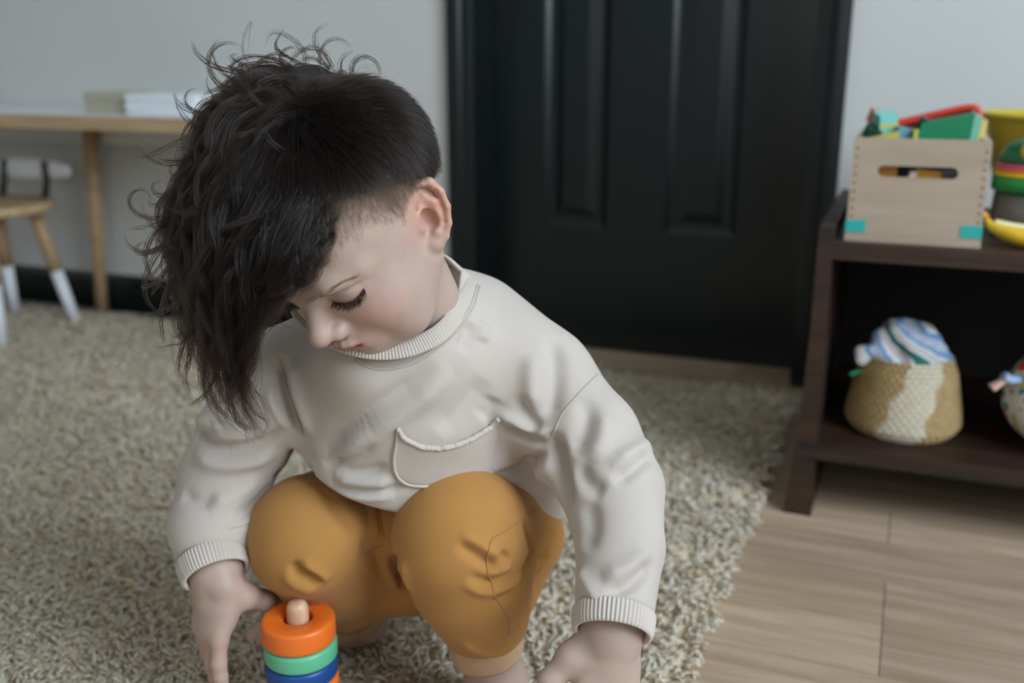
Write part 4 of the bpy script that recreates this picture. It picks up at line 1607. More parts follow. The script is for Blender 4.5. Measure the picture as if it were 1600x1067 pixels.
# folds of the fleece: (line, width, height, swell beside it)
for px_, w, a, sd in (
        (sc_((905, 520), (830, 590), (740, 655), (640, 725), (560, 785)), 13 * mm, 5.5 * mm, 0),
        (sc_((860, 500), (790, 565), (690, 635), (590, 705), (515, 765)), 11 * mm, -5 * mm, 0),
        (sc_((1000, 545), (930, 640), (860, 700)), 12 * mm, -3.5 * mm, 0),
        (sc_((960, 380), (945, 430), (930, 470)), 8 * mm, -4 * mm, 0),
        (sc_((1000, 380), (990, 440)), 8 * mm, 3 * mm, 0),
        (sc_((1195, 420), (1205, 500), (1195, 600), (1170, 690)), 10 * mm, -6 * mm, 0),
        (sc_((1140, 470), (1135, 560), (1150, 640)), 10 * mm, 4.5 * mm, 0),
        (sc_((1105, 590), (1120, 650), (1165, 705)), 7 * mm, -5 * mm, 0),
        (sc_((1030, 600), (1010, 640), (985, 665)), 9 * mm, -3.5 * mm, 0),
        (sc_((1185, 712), (1125, 690), (1070, 660), (1020, 650)), 5 * mm, 5 * mm, 0),
        (sc_((1180, 735), (1115, 715), (1060, 690)), 6 * mm, -6 * mm, 0),
        (sc_((1190, 745), (1130, 790), (1070, 825), (1000, 838)), 6 * mm, -7 * mm, 0),
        (sc_((1215, 770), (1160, 830), (1100, 850)), 8 * mm, 4 * mm, 0),
        (sc_((1180, 700), (1205, 760), (1225, 850), (1245, 930)), 9 * mm, -13 * mm, 0),
        (sc_((400, 470), (408, 560), (432, 640), (475, 710)), 8 * mm, -10 * mm, 0),
        (sc_((440, 470), (440, 560), (465, 640), (500, 720)), 9 * mm, 5 * mm, 0),
        (sc_((370, 560), (400, 640), (440, 690)), 7 * mm, 5 * mm, 0),
        (sc_((530, 795), (590, 778), (640, 755), (680, 715)), 6 * mm, -6.5 * mm, 0),
        (sc_((500, 760), (560, 765), (620, 735), (680, 690)), 8 * mm, 4 * mm, 0),
        (sc_((560, 830), (640, 845), (740, 850)), 8 * mm, 4 * mm, 0),
        (sc_((570, 815), (650, 820), (720, 800)), 6 * mm, -4 * mm, 0),
        (sc_((545, 842), (600, 868), (700, 872), (790, 850)), 5 * mm, -4 * mm, 0),
        (sc_((560, 862), (640, 888), (740, 886)), 6 * mm, 3 * mm, 0),
        # his right sleeve
        (sc_((140, 690), (220, 745), (320, 745), (420, 690)), 7 * mm, -7 * mm, 0),
        (sc_((150, 650), (230, 700), (320, 705), (400, 660)), 9 * mm, 5 * mm, 0),
        (sc_((150, 770), (230, 795), (330, 785), (400, 755)), 9 * mm, 5 * mm, 0),
        (sc_((225, 965), (310, 930), (370, 870), (410, 820)), 7 * mm, -7 * mm, 0),
        (sc_((190, 920), (280, 880), (350, 830)), 10 * mm, 4.5 * mm, 0),
        (sc_((260, 1000), (330, 965), (390, 895)), 8 * mm, 4 * mm, 0),
        (sc_((120, 880), (170, 905), (230, 890)), 7 * mm, -3 * mm, 0),
        # his left sleeve
        (sc_((1370, 850), (1430, 810), (1480, 765)), 6 * mm, -5 * mm, 0),
        (sc_((1360, 800), (1430, 765), (1475, 735)), 9 * mm, 4 * mm, 0),
        (sc_((1300, 600), (1290, 690), (1255, 770)), 9 * mm, -5 * mm, 0),
        (sc_((1345, 640), (1340, 720), (1310, 790)), 10 * mm, 4 * mm, 0),
        (sc_((1270, 790), (1300, 850), (1350, 880)), 8 * mm, -5 * mm, 0),
        (sc_((1300, 900), (1310, 980), (1290, 1050)), 9 * mm, -4 * mm, 0),
        ([(945, 928), (985, 912), (1022, 878)], 6 * mm, -5 * mm, 0),
        ([(940, 905), (980, 888), (1018, 858)], 9 * mm, 4 * mm, 0),
        ([(905, 890), (925, 925), (950, 940)], 7 * mm, 3.5 * mm, 0)):
    sw.fold(px_, w, a * 1.4, side=sd)
sw.fresh()


def seam(name, px_, m, rad=0.0011, lift=0.0004, n=40, parent=None, flat=0.6, skin=None):
    P, Nn = (skin or sw).trace(px_, n)
    V, Fq = sweep(P + Nn * lift, rad, 6, flat=flat, up=Nn)
    return world_child(obj_np(name, V, Fq, m, parent or person))


sweater = world_child(obj_np('sweatshirt', sw.V, sw.Q, M_fleece, person, smooth=True))


def ribbed_band(name, C, U, half_w, thick, ribs, m, closed=True, per=8, amp=0.0007):
    """a knitted band that follows the closed line C; U is the direction across the band at every point"""
    n = ribs * per
    Cc = catmull(np.vstack([C, C[:1]]) if closed else C, n + 1)[:n]
    Uc = catmull(np.vstack([U, U[:1]]) if closed else U, n + 1)[:n]
    for _ in range(6):                          # ease the join
        Cc = (np.roll(Cc, 1, 0) + 2 * Cc + np.roll(Cc, -1, 0)) / 4
    Tn = np.roll(Cc, -1, 0) - np.roll(Cc, 1, 0)
    Tn /= np.linalg.norm(Tn, axis=1)[:, None]
    Uc = Uc - Tn * np.sum(Uc * Tn, axis=1)[:, None]
    Uc /= np.linalg.norm(Uc, axis=1)[:, None]
    Nc = np.cross(Tn, Uc)
    sides = 14
    a = np.arange(sides) * 2 * math.pi / sides
    ca, sa = np.cos(a), np.sin(a)
    cx = np.sign(ca) * np.abs(ca) ** 0.6
    cy_ = np.sign(sa) * np.abs(sa) ** 0.8
    rib = amp * np.cos(np.arange(n) * 2 * math.pi / per)
    V = Cc[:, None, :] + Uc[:, None, :] * (cx * half_w)[None, :, None] + Nc[:, None, :] * ((cy_ * thick)[None, :, None] + (np.sign(sa) * (np.abs(sa) > 0.2))[None, :, None] * rib[:, None, None])
    V = V.reshape(-1, 3)
    i = np.arange(n)[:, None]
    j = np.arange(sides)[None, :]
    i2, j2 = (i + 1) % n, (j + 1) % sides
    Fq = np.stack([i * sides + j, i2 * sides + j, i2 * sides + j2, i * sides + j2], -1).reshape(-1, 4)
    return world_child(obj_np(name, V, Fq, m, sweater))


def reparent(o, par):
    o.parent = par
    o.matrix_parent_inverse = Matrix.Identity(4)
    return o


# collar: neck ring from pixels and depths
ring_px = [(730, 432, .950), (723, 472, .918), (694, 515, .886), (648, 540, .870), (597, 548, .863), (545, 539, .863), (497, 514, .880), (463, 475, .920), (472, 432, .955), (540, 404, .985), (620, 396, 1.0), (690, 402, .985)]
CR = np.array([at(*p) for p in ring_px])
cc_ = CR.mean(0)
upn = np.array([0.02, 0.0, 1.0])
UR = np.array([(cc_ - c) / np.linalg.norm(cc_ - c) * 0.75 + upn * 0.8 for c in CR])
collar = reparent(ribbed_band('collar', CR, UR, 0.0085, 0.0022, 190, M_rib, per=6, amp=0.0006), sweater)


# cuffs
def cuff(C, d, r, half_w, ribs, tilt=(0, 0, 0)):
    d = d + np.array(tilt)
    d = d / np.linalg.norm(d)
    e1 = np.cross(d, [0.3, 0.2, 1.0])
    e1 /= np.linalg.norm(e1)
    e2 = np.cross(d, e1)
    a = np.linspace(0, 2 * math.pi, 17)[:-1]
    ring = C + np.cos(a)[:, None] * e1 * r + np.sin(a)[:, None] * e2 * r
    U = np.tile(-d, (16, 1)) + (ring - C) * 3.0
    return reparent(ribbed_band('cuff', ring, U, half_w, 0.0024, ribs, M_rib, amp=0.0006), sweater)


cuff(cL + dL * .013, dL, .0330, .0105, 60)
cuff(cR + dR * .013, dR, .0318, .0115, 60, tilt=_R * .22)

# seams of the sweatshirt
reparent(seam('armhole_seam', [(934, 585), (905, 615), (880, 645), (862, 680), (850, 684)], M_thread), sweater)
reparent(seam('armhole_seam', [(437, 560), (446, 600), (462, 645), (474, 680)], M_thread), sweater)
reparent(seam('collar_stitching', [(746, 445), (735, 478), (712, 512), (685, 538), (652, 560), (615, 571), (585, 571), (556, 560)], M_thread, 0.0009), sweater)
reparent(seam('collar_stitching', [(750, 447), (739, 481), (715, 516), (688, 542), (653, 565), (615, 576), (584, 576), (553, 564)], M_thread, 0.0009), sweater)

# chest pocket: a patch of the same fleece with an overlocked upper edge
pk_out = [(622, 668), (619, 690), (615, 715), (618, 738), (630, 752), (650, 758), (690, 757), (730, 750), (762, 744), (770, 715), (775, 685), (779, 655)]
pk_top = [(622, 668), (634, 683), (660, 694), (695, 694), (730, 684), (760, 668), (779, 653)]
nU, nV = 26, 14
top = catmull(np.array([(x, y, 0.) for x, y in pk_top]), nU)[:, :2]
bot = catmull(np.array([(x, y, 0.) for x, y in pk_out]), nU)[:, :2]
grid, nrm = [], []
for j in range(nV):
    for i in range(nU):
        t = j / (nV - 1)
        p = top[i] * (1 - t) + bot[i] * t
        h, n_ = sw.hit(*p)
        grid.append(h)
        nrm.append(n_)
grid, nrm = np.array(grid), np.array(nrm)
nm = nrm.mean(0)
tt = np.repeat(np.linspace(0, 1, nV), nU)
uu = np.tile(np.linspace(0, 1, nU), nV)
bulge = 0.0016 + 0.0035 * np.exp(-(tt / 0.35) ** 2) * np.sin(uu * math.pi)
front = grid + nm * bulge[:, None]
back = grid - nm * 0.001
V = np.vstack([front, back])
Fq = []
for j in range(nV - 1):
    for i in range(nU - 1):
        a = j * nU + i
        Fq.append((a, a + nU, a + nU + 1, a + 1))
        o2 = nU * nV
        Fq.append((o2 + a, o2 + a + 1, o2 + a + nU + 1, o2 + a + nU))
rimi = [i for i in range(nU)] + [j * nU + nU - 1 for j in range(1, nV)] + [(nV - 1) * nU + i for i in range(nU - 2, -1, -1)] + [j * nU for j in range(nV - 2, 0, -1)]
for a, b in zip(rimi, rimi[1:] + rimi[:1]):
    Fq.append((a, b, b + nU * nV, a + nU * nV))
pocket = reparent(world_child(obj_np('pocket', V, np.array(Fq), M_fleece, sweater)), sweater)
rimtop = front[:nU] + nm * 0.0006
wob = RNG.normal(0, 0.0004, (nU * 3, 3))
Pt = catmull(rimtop, nU * 3)
V, Fq = sweep(Pt + wob, 0.0026, 8, flat=0.7)
obj_np('overlocked_edge', V, Fq, M_rib, pocket)
Pb = catmull(grid[-nU:], nU * 3) + nm * 0.0016
V, Fq = sweep(Pb[:int(nU * 2.2)], 0.0017, 6)
obj_np('piped_edge', V, Fq, M_rib, pocket)

# ---------------------------------------------------------------- trousers
T_ = Sculpt()
hL, kL, aL = at(755, 845, 1.12), at(722, 832, .968), at(759, 992, 1.032)
hR_, kR, aR = at(585, 850, 1.13), at(484, 834, 1.005), at(548, 948, 1.17)
T_.ell(at(660, 850, 1.15), (.115, .085, .075), TA, .03)
T_.ell(at(628, 815, 1.06), (.060, .06, .04), TA, .03)
T_.chain([hL, at(735, 835, 1.03), kL], [.082, .074, .0665], .02)
T_.chain([at(722, 850, .972), at(735, 900, .985), at(750, 942, 1.005), at(757, 972, 1.022), aL], [.064, .0575, .0490, .0405, .0345], .014)
T_.chain([at(800, 830, 1.13), at(818, 838, 1.05)], [.055, .040], .014)           # cloth of the thigh behind the knee
T_.chain([at(818, 838, 1.05), at(795, 950, 1.05)], [.040, .025], .014)
T_.chain([hR_, at(530, 838, 1.07), kR], [.080, .072, .060], .02)
T_.chain([at(484, 845, 1.01), at(510, 890, 1.06), at(535, 920, 1.11), aR], [.058, .052, .043, .036], .016)
T_.chain([at(560, 890, 1.11), at(640, 905, 1.10)], [.042, .036], .02)
T_.half(at(757, 980, 1.028), at(764, 1062, 1.062) - at(755, 985, 1.03), .07, .004)
T_.half(at(546, 943, 1.163), at(556, 970, 1.20) - at(535, 920, 1.11), .06, .004)
tV, tQ = T_.mesh(0.0022, smooth=2)
tr = Skin(tV, tQ)


def kc(*pts):
    return [(560 + x / 3.07, 720 + y / 3.07) for x, y in pts]


for px_, w, a in (
        (kc((470, 395), (560, 450), (640, 505), (680, 490)), 5.5 * mm, -6 * mm),
        (kc((480, 350), (570, 400), (650, 440), (700, 430)), 6 * mm, 4 * mm),
        (kc((610, 530), (680, 520), (735, 490)), 5 * mm, 4.5 * mm),
        (kc((672, 445), (700, 455), (712, 475), (690, 490)), 3.5 * mm, -5 * mm),
        (kc((500, 590), (580, 625), (660, 625), (740, 590), (800, 525)), 5 * mm, 4 * mm),
        (kc((520, 545), (600, 580), (680, 570), (740, 530)), 5 * mm, -4.5 * mm),
        (kc((640, 650), (720, 640), (790, 590)), 5 * mm, -3.5 * mm),
        (kc((190, 400), (172, 470), (190, 530), (230, 600), (260, 660)), 5 * mm, -9 * mm),
        (kc((150, 400), (130, 460), (160, 560), (225, 650)), 5 * mm, 6 * mm),
        (kc((215, 470), (230, 560), (270, 640)), 6 * mm, 4 * mm),
        (kc((795, 270), (825, 360), (835, 440), (800, 530), (795, 600)), 6 * mm, -10 * mm),
        (kc((905, 430), (860, 480), (840, 525)), 3.5 * mm, -5 * mm),
        (kc((930, 420), (885, 490), (850, 545)), 5 * mm, 3.5 * mm),
        (kc((740, 800), (770, 770), (800, 730)), 5 * mm, -3 * mm),
        (kc((480, 860), (560, 905), (650, 925), (760, 885)), 5 * mm, 4 * mm),
        (kc((100, 190), (110, 290), (120, 380)), 4 * mm, -3 * mm),
        (kc((60, 200), (85, 300), (95, 380)), 5 * mm, 2.5 * mm),
        ([(452, 878), (470, 895), (488, 905), (498, 915)], 5.5 * mm, -9 * mm),
        ([(470, 875), (490, 892), (515, 908)], 6 * mm, 4.5 * mm),
        ([(440, 895), (465, 915), (495, 925)], 7 * mm, 4 * mm),
        ([(500, 760), (530, 800), (560, 830)], 8 * mm, -4 * mm),
        ([(560, 850), (590, 870), (605, 900)], 8 * mm, -4 * mm)):
    tr.fold(px_, w * 1.05, a * 1.0)
tr.fresh()
trousers = world_child(obj_np('trousers', tr.V, tr.Q, M_linen, person, smooth=True))
for px_ in (kc((860, 232), (800, 270), (740, 312), (690, 345), (640, 375), (625, 430), (615, 500), (640, 590), (655, 650), (690, 700), (720, 760), (722, 840)),):
    reparent(seam('side_seam', px_, M_mthread, 0.0008, skin=tr), trousers)
reparent(seam('centre_seam', [(590, 785), (594, 815), (600, 840)], M_mthread, 0.0009, skin=tr), trousers)
reparent(seam('pocket_seam', [(545, 880), (575, 862), (600, 852)], M_mthread, 0.0008, skin=tr), trousers)


def turn_up(C, d, r, w):
    """the rolled trouser end: a short flared band showing the paler reverse"""
    d = d / np.linalg.norm(d)
    e1 = np.cross(d, [0.2, 0.1, 1.0]) if abs(d[2]) < 0.9 else np.cross(d, [1.0, 0, 0])
    e1 /= np.linalg.norm(e1)
    e2 = np.cross(d, e1)
    n = 64
    a = np.arange(n) * 2 * math.pi / n
    wob = 1 + 0.025 * np.sin(3 * a + 1) + 0.015 * np.sin(5 * a)
    prof = [(-.0010, .0), (.0022, -.002), (.0040, .003), (.0042, w * .5), (.0036, w * .9), (.0018, w + .001), (-.0005, w), (-.0012, w * .5)]
    V = []
    for q, z in prof:
        V.append(C + d * (z - w * .5) + ((r + q) * wob)[:, None] * (np.cos(a)[:, None] * e1 + np.sin(a)[:, None] * e2))
    V = np.vstack(V)
    m = len(prof)
    Fq = [(k * n + i, k * n + (i + 1) % n, ((k + 1) % m) * n + (i + 1) % n, ((k + 1) % m) * n + i) for k in range(m) for i in range(n)]
    o = world_child(obj_np('turn_up', V, np.array(Fq), M_linen_in, trousers))
    o['label'] = 'paler rolled trouser cuff'
    return reparent(o, trousers)


turn_up(at(758, 997, 1.036), at(764, 1062, 1.062) - at(755, 985, 1.03), .0352, .034)
turn_up(at(549, 950, 1.173), at(556, 970, 1.20) - at(535, 920, 1.11), .034, .027)
# ---------------------------------------------------------------- hair
def hair_material(name, col, rough=0.28, coat=0.0):
    k = NT(name)
    t = k.t
    t.nodes.remove(k.b)
    h = t.nodes.new('ShaderNodeBsdfHairPrincipled')
    h.parametrization = 'COLOR'
    h.inputs['Color'].default_value = col
    h.inputs['Roughness'].default_value = rough
    h.inputs['Radial Roughness'].default_value = 0.35
    h.inputs['IOR'].default_value = 1.42
    h.inputs['Random Roughness'].default_value = 0.2
    if 'Random Color' in h.inputs:
        h.inputs['Random Color'].default_value = 0.3
    t.links.new(h.outputs[0], t.nodes['Material Output'].inputs['Surface'])
    return k.m


M_hair = hair_material('dark_brown_hair', srgb(19, 12, 8), 0.22)
M_short = hair_material('clipped_brown_hair', srgb(66, 54, 45), 0.4)
M_haircap = plain('hair_mass', srgb(24, 18, 14), 0.6)
M_lash = hair_material('eyelash_hair', srgb(12, 9, 8), 0.4)


def strands(name, curves, radii, m, parent):
    """curves: list of (n_i x 3); radii: list of (n_i,)"""
    hc = bpy.data.hair_curves.new(name)
    hc.add_curves([len(c) for c in curves])
    hc.attributes['position'].data.foreach_set('vector', np.concatenate(curves).astype(np.float32).ravel())
    ra = hc.attributes.get('radius') or hc.attributes.new('radius', 'FLOAT', 'POINT')
    ra.data.foreach_set('value', np.concatenate(radii).astype(np.float32))
    hc.materials.append(m)
    o = bpy.data.objects.new(name, hc)
    COL.objects.link(o)
    o.parent = parent
    o['kind'] = 'stuff'
    return o


G_ = [
    [(622, 168, .905), (560, 122, .895), (440, 95, .880), (365, 120, .880), (312, 185, .885), (290, 255, .885), (268, 320, .880), (262, 380, .875)],
    [(630, 178, .885), (540, 128, .865), (425, 112, .845), (345, 160, .845), (288, 255, .850), (258, 345, .850), (262, 430, .850), (285, 515, .850)],
    [(636, 190, .868), (530, 145, .828), (400, 150, .815), (325, 235, .815), (285, 345, .815), (285, 455, .820), (300, 555, .825), (352, 662, .832)],
    [(640, 205, .850), (530, 168, .800), (405, 220, .780), (345, 320, .780), (322, 430, .785), (325, 535, .795), (350, 615, .810), (406, 698, .817)],
    [(640, 220, .838), (540, 205, .782), (445, 280, .758), (390, 370, .755), (365, 465, .765), (365, 560, .780), (384, 635, .797), (410, 692, .803)],
    [(636, 240, .826), (548, 245, .775), (482, 320, .752), (440, 395, .748), (412, 455, .755), (392, 520, .770), (380, 590, .785), (404, 672, .798)],
    [(626, 262, .815), (550, 283, .774), (505, 335, .755), (482, 390, .748), (450, 430, .748), (425, 462, .752), (405, 492, .758), (395, 520, .764)],
    [(600, 285, .806), (542, 308, .775), (510, 345, .760), (502, 385, .754), (492, 415, .752), (476, 436, .752), (458, 447, .752), (440, 458, .752)],
]
GP = [catmull(np.array([at(*q) for q in g]), 32) for g in G_]
GP = np.array(GP)


def guide(u):
    i = int(min(max(math.floor(u), 0), len(GP) - 2))
    f = u - i
    return GP[i] * (1 - f) + GP[i + 1] * f


# solid core under the strands
H_ = Sculpt()
hell(H_, (14, 0, 54), (48, 58, 54), 1)
for u in np.linspace(0.3, 6.8, 15):
    g = guide(u)
    w = np.linspace(0, 1, 32)
    back = (HO - g)
    back /= np.linalg.norm(back, axis=1)[:, None]
    g2 = g + back * (.014 if u < 4.5 else .021)
    kk = [0, 4, 8, 12, 16, 20] if u < 5 else [0, 4, 8, 12, 15]
    H_.chain([g2[k] for k in kk], [.004, .008, .012, .012, .009, .005][:len(kk)], .012)
hV, hQ = H_.mesh(0.0035, smooth=2)
hair = world_child(obj_np('hair', hV, hQ, M_haircap, person, smooth=True))
hair['label'] = 'long dark curly hair falling from the top of the head over the brow'

rg = np.random.default_rng(21)
curves, radii = [], []
NP = 30
tt = np.linspace(0, 1, NP)


def lock(C, n, r0, r1, rad, jit=0.0012):
    """n strands that run along the centre line C, drawing together towards the tip"""
    k = len(C)
    t = np.linspace(0, 1, k)
    T = np.gradient(C, axis=0)
    T /= np.linalg.norm(T, axis=1)[:, None] + 1e-9
    ref = _F[None, :]
    N = np.cross(T, ref)
    N /= np.linalg.norm(N, axis=1)[:, None] + 1e-9
    B = np.cross(T, N)
    spread = r0 * (1 - t) ** 0.8 + r1 * t + 0.35 * r0 * np.sin(t * math.pi)
    for _ in range(n):
        a, q = rg.uniform(0, 2 * math.pi), math.sqrt(rg.random())
        ph, fq = rg.uniform(0, 6.28, 2), rg.uniform(1.0, 3.2)
        off = N * (math.cos(a) * q * spread + jit * np.sin(fq * 2 * math.pi * t + ph[0]))[:, None] \
            + B * (math.sin(a) * q * spread + jit * np.sin(fq * 2 * math.pi * t + ph[1]))[:, None]
        e = int(k * rg.uniform(0.78, 1.0)) if k > 12 else k
        c = (C + off)[:max(e, 4)]
        tr_ = np.linspace(0, 1, len(c))
        curves.append(c)
        radii.append(rad * np.clip(1.05 - tr_ ** 3, 0.15, 1) * rg.uniform(0.75, 1.15))


for c in range(400):
    u = rg.uniform(0, 7.0)
    g = guide(u)
    if u < 3.2:
        gi = g - HO
        g = HO + gi * (1 - .10 * (1 - u / 3.2))
    # slide along and resample
    s0 = rg.uniform(0.0, 0.30) if rg.random() < 0.55 else rg.uniform(0, .05)
    s1 = rg.uniform(0.74, 1.06)
    x = np.clip(s0 + (s1 - s0) * tt, 0, 1) * 31
    i = np.clip(np.floor(x).astype(int), 0, 30)
    f = (x - i)[:, None]
    C = g[i] * (1 - f) + g[i + 1] * f
    T = np.gradient(C, axis=0)
    T /= np.linalg.norm(T, axis=1)[:, None] + 1e-9
    outw = C - (HO + np.array([0, 0, .02]))
    outw /= np.linalg.norm(outw, axis=1)[:, None]
    side = np.cross(T, outw)
    amp = rg.uniform(0.004, 0.0165 if u < 3.6 else .008) * np.clip(tt * 2.2 - .15, 0.05, 1.1)
    wl = rg.uniform(1.6, 3.6)
    ph = rg.uniform(0, 6.28)
    sgn = rg.choice([-1, 1])
    C = C + side * (amp * np.sin(wl * 2 * math.pi * tt + ph) * sgn)[:, None] + outw * (rg.uniform(-.004, .006) + 0.7 * amp * np.cos(wl * 2 * math.pi * tt + ph))[:, None]
    C = C + rg.normal(0, .0025, 3)[None, :] * tt[:, None]
    lock(C, int(rg.integers(22, 40)), rg.uniform(.0026, .0058), rg.uniform(.0004, .0014), .00016)

# single locks that stand out against the background
flicks = [
    ([(330, 215, .86), (300, 195, .86), (280, 170, .86), (267, 130, .86)], 10),
    ([(340, 250, .85), (300, 270, .85), (275, 300, .85), (262, 345, .85), (285, 385, .85)], 14),
    ([(350, 330, .83), (290, 345, .83), (240, 345, .83), (205, 325, .83)], 12),
    ([(330, 350, .83), (275, 365, .83), (235, 350, .83), (213, 300, .83)], 10),
    ([(330, 380, .83), (280, 380, .83), (245, 360, .83), (225, 330, .83)], 8),
    ([(345, 300, .84), (300, 320, .84), (265, 330, .84), (250, 375, .84), (268, 420, .84), (300, 445, .84)], 16),
    ([(345, 330, .83), (295, 360, .83), (262, 385, .83), (255, 425, .83), (280, 470, .83)], 14),
    ([(420, 130, .86), (402, 105, .86), (425, 85, .86), (455, 92, .86), (470, 115, .86)], 12),
    ([(470, 118, .87), (478, 88, .87), (455, 60, .87), (425, 52, .87), (408, 78, .87)], 9),
    ([(515, 105, .88), (498, 82, .88), (492, 55, .88), (505, 40, .88), (522, 32, .88)], 9),
    ([(520, 105, .87), (505, 82, .87), (480, 76, .87), (458, 88, .87), (450, 110, .87)], 14),
    ([(515, 108, .88), (492, 92, .88), (470, 95, .88), (462, 112, .88)], 10),
    ([(400, 140, .86), (372, 118, .86), (345, 135, .86), (318, 150, .86), (314, 180, .86)], 14),
    ([(390, 150, .86), (350, 145, .86), (330, 165, .86), (328, 195, .86), (345, 215, .86)], 10),
    ([(420, 115, .87), (385, 92, .87), (380, 60, .87), (392, 35, .87), (388, 70, .87), (384, 110, .87)], 3),
    ([(300, 520, .83), (285, 535, .83), (262, 540, .83), (237, 543, .83)], 6),
    ([(300, 500, .83), (280, 570, .83), (295, 600, .83), (325, 610, .83)], 5),
    ([(285, 480, .84), (268, 540, .84), (275, 590, .84), (310, 608, .84)], 3),
    ([(345, 590, .82), (355, 630, .82), (352, 655, .82), (357, 665, .82)], 10),
    ([(375, 600, .81), (395, 640, .81), (418, 660, .81), (405, 690, .81)], 12),
    ([(370, 590, .81), (385, 640, .81), (398, 670, .81), (400, 690, .81)], 14),
    ([(385, 590, .80), (412, 630, .80), (418, 665, .80)], 10),
    ([(395, 540, .79), (385, 590, .79), (350, 625, .79), (310, 632, .79)], 10),
    ([(385, 480, .77), (400, 530, .77), (395, 580, .775), (370, 615, .78)], 14),
    ([(400, 440, .76), (415, 480, .758), (440, 505, .757), (465, 512, .757)], 9),
    ([(405, 445, .76), (395, 490, .758), (420, 508, .757), (455, 512, .757)], 6),
    ([(410, 430, .757), (430, 465, .756), (450, 495, .757), (462, 510, .757)], 5),
    ([(430, 420, .752), (425, 460, .752), (415, 495, .756)], 8),
    ([(380, 500, .78), (392, 560, .78), (396, 605, .785)], 10),
    ([(450, 100, .88), (480, 70, .88), (500, 75, .88), (520, 100, .88)], 3)]
for pts, n in flicks:
    C = catmull(np.array([at(*p) for p in pts]), 26)
    lock(C, n, .0022, .0005, .00015, .0006)
# ringlets breaking away from the mass
for _ in range(125):
    u = rg.uniform(0, 3.2) if rg.random() < .85 else rg.uniform(3.2, 4.8)
    g = guide(u)
    k0 = int(rg.integers(3, 27))
    p = g[k0].copy()
    T = g[k0 + 1] - g[k0 - 1]
    T /= np.linalg.norm(T)
    outw = p - HO
    outw -= _F * (outw @ _F) * 0.6
    outw /= np.linalg.norm(outw)
    p = p - outw * .004
    d = T * rg.uniform(.5, 1.1) + outw * rg.uniform(.25, .9) + rg.normal(0, .2, 3)
    d /= np.linalg.norm(d)
    ax = -_F * rg.choice([-1, 1]) + rg.normal(0, .35, 3)
    ax /= np.linalg.norm(ax)
    L, rc = rg.uniform(.05, .10), rg.uniform(.012, .036)
    n = 22
    c = [p]
    for j in range(n - 1):
        a = L / n / rc * (0.3 + 1.3 * j / n)
        d = d * math.cos(a) + np.cross(ax, d) * math.sin(a) + ax * .04 + np.array([0, 0, -.03])
        d /= np.linalg.norm(d)
        c.append(c[-1] + d * L / n)
    lock(np.array(c), int(rg.integers(9, 20)), .0024, .0005, .00015, .0005)
# stray hairs round the outline
for _ in range(260):
    u = rg.uniform(0, 3.2)
    g = guide(u)
    k0 = int(rg.integers(0, 24))
    p = g[k0]
    outw = p - (HO + np.array([0, 0, .0]))
    outw -= _F * (outw @ _F) * 0.8
    outw /= np.linalg.norm(outw)
    d = outw * rg.uniform(.3, 1) + rg.normal(0, .5, 3)
    d /= np.linalg.norm(d)
    ax = rg.normal(0, 1, 3)
    ax = ax * .4 - _F * rg.choice([-1, 1])
    ax /= np.linalg.norm(ax)
    L, turn = rg.uniform(.02, .055), rg.uniform(1.0, 5.0)
    n = 16
    c = [p]
    for j in range(n - 1):
        a = turn / n
        d = d * math.cos(a) + np.cross(ax, d) * math.sin(a)
        c.append(c[-1] + d * L / n)
    curves.append(np.array(c))
    radii.append(np.full(n, .00005) * np.linspace(1, .6, n))
reparent(world_child(strands('strand', curves, radii, M_hair, hair)), hair)

# clipped sides: short hairs growing out of the scalp, longer towards the top
hN = vnormals(bV, bQ)
hx, hy, hz = hloc.T
line = np.interp(hy, [-95, -60, -35, -18, -8, 4, 10, 19, 30, 40, 50, 58, 70], [-42, -34, -16, 4, 12, 12, 19, 28, 38, 43, 45, 44, 38])
hgt = hz - line
earC = np.minimum(np.linalg.norm(hloc - EARS[-1], axis=1), np.linalg.norm(hloc - EARS[1], axis=1))
rad_in = (hx / 70) ** 2 + ((hy + 8) / 89) ** 2 + ((hz - 46) / 69) ** 2
sel = np.nonzero((hgt > 0) & (rad_in < 1.12) & (hz > -45) & (hz < 135) & (earC > 27) & (hy < 70) & inhead)[0]
dens = np.clip(hgt[sel] / 48, 0.04, 1) ** 1.1
sel = sel[rg.random(len(sel)) < dens]
sel = np.concatenate([sel, rg.permutation(sel)[:int(len(sel) * .95)]])
curves, radii, up_c = [], [], []
dn = HR @ np.array([0, 0.35, -1.0])
for i in sel:
    n_ = hN[i]
    h = hgt[i]
    L = (0.0045 + 0.006 * np.clip((h - 8) / 50, 0, 1) + 0.016 * np.clip((h - 48) / 30, 0, 1)) * rg.uniform(.75, 1.25)
    swirl = HR @ np.array([0, 0.35 * math.sin(hy[i] * .11 + hz[i] * .07), 0])
    d = dn + swirl + rg.normal(0, .16, 3)
    d = d - n_ * (d @ n_)
    d /= np.linalg.norm(d)
    p = bV[i] + rg.normal(0, .0009, 3)
    p = p - n_ * ((p - bV[i]) @ n_)
    lift = 0.45
    q = [p, p + (d * .5 + n_ * lift * .6) * L * .5, p + (d * 1.0 + n_ * lift * .6) * L * .85, p + (d * 1.25 + n_ * lift * .45) * L]
    (up_c if h + rg.normal(0, 9) > 60 else curves).append(np.array(q))
radii = [np.array([.00008, .00008, .00006, .00003])] * len(curves)
short_ = reparent(world_child(strands('clipped_hair', curves, radii, M_short, person)), person)
short_.matrix_parent_inverse = Matrix.Translation(-Vector(person.location))
up_ = reparent(world_child(strands('short_hair', up_c, [np.array([.00012, .00012, .0001, .00005])] * len(up_c), M_hair, hair)), hair)
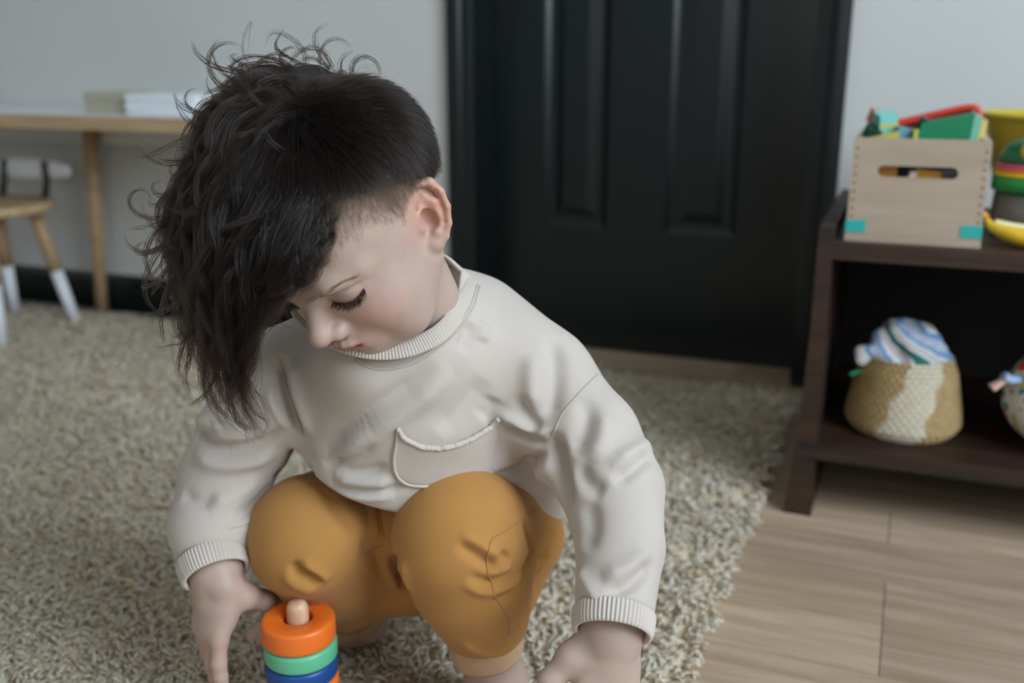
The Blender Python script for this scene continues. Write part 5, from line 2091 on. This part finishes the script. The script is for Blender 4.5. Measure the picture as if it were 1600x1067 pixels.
# the scalp shows a little darker where the clipped hair grows
m_ = np.clip((hgt - 2) / 62, 0, 1) ** .75 * np.clip((earC - 22) / 8, 0, 1) * (rad_in < 1.2) * inhead
paint(0.93 * m_, (44, 36, 30))

# eyebrows and lashes
bs = Skin(bV, bQ)
curves, radii = [], []
for s in (-1, 1):
    BR = catmull(np.array([hp(s * 6, 86, 18), hp(s * 14, 84, 20.5), hp(s * 29, 81, 26), hp(s * 42, 73, 27), hp(s * 51, 62, 23)]), 60)
    for _ in range(230):
        t = rg.random()
        i = int(t * 57)
        wdt = (.0034 * math.sin(min(1, t * 1.1 + .25) * math.pi) + .0006) * rg.normal(0, .62)
        p = BR[i] + HR @ np.array([0, 0, wdt])
        r = bs.bvh.find_nearest(Vector(p))
        p, n_ = np.array(r[0]), np.array(r[1])
        tan = BR[i + 2] - BR[i]
        tan /= np.linalg.norm(tan)
        d = tan + HR @ np.array([0, 0, .55 * (1 - t) - .25 * (wdt > 0)]) + rg.normal(0, .2, 3)
        d -= n_ * (d @ n_)
        d /= np.linalg.norm(d)
        L = rg.uniform(.004, .0075)
        curves.append(np.array([p, p + d * L * .5 + n_ * .0006, p + d * L + n_ * .0003]))
        radii.append(np.array([.00007, .00007, .00003]))
brow = world_child(strands('eyebrow', curves, radii, M_short, person))
curves, radii = [], []
for s in (-1, 1):
    LS = catmull(np.array([hp(*q) for q in LASH[s]]), 80)
    for j in range(190):
        t = 0.06 + 0.94 * (j + rg.random()) / 190
        i = min(int(t * 79), 78)
        r = bs.bvh.find_nearest(Vector(LS[i]))
        p, n_ = np.array(r[0]), np.array(r[1])
        out = HR @ np.array([s * (t - .35) * .95, 0.75, -.75])
        d = out / np.linalg.norm(out) + rg.normal(0, .10, 3)
        L = rg.uniform(.0065, .0105) * (0.6 + .5 * t)
        c = [p + d * L * a + HR @ np.array([0, .0022, .0030]) * a * a for a in (0, .35, .7, 1.0)]
        curves.append(np.array(c))
        radii.append(np.array([.00020, .00017, .00011, .00004]))
lash = world_child(strands('eyelashes', curves, radii, M_lash, person))
ca = body.data.color_attributes.new('tint', 'FLOAT_COLOR', 'POINT')
cc = np.ones((len(bV), 4), dtype=np.float32)
cc[:, :3] = tint
ca.data.foreach_set('color', cc.ravel())
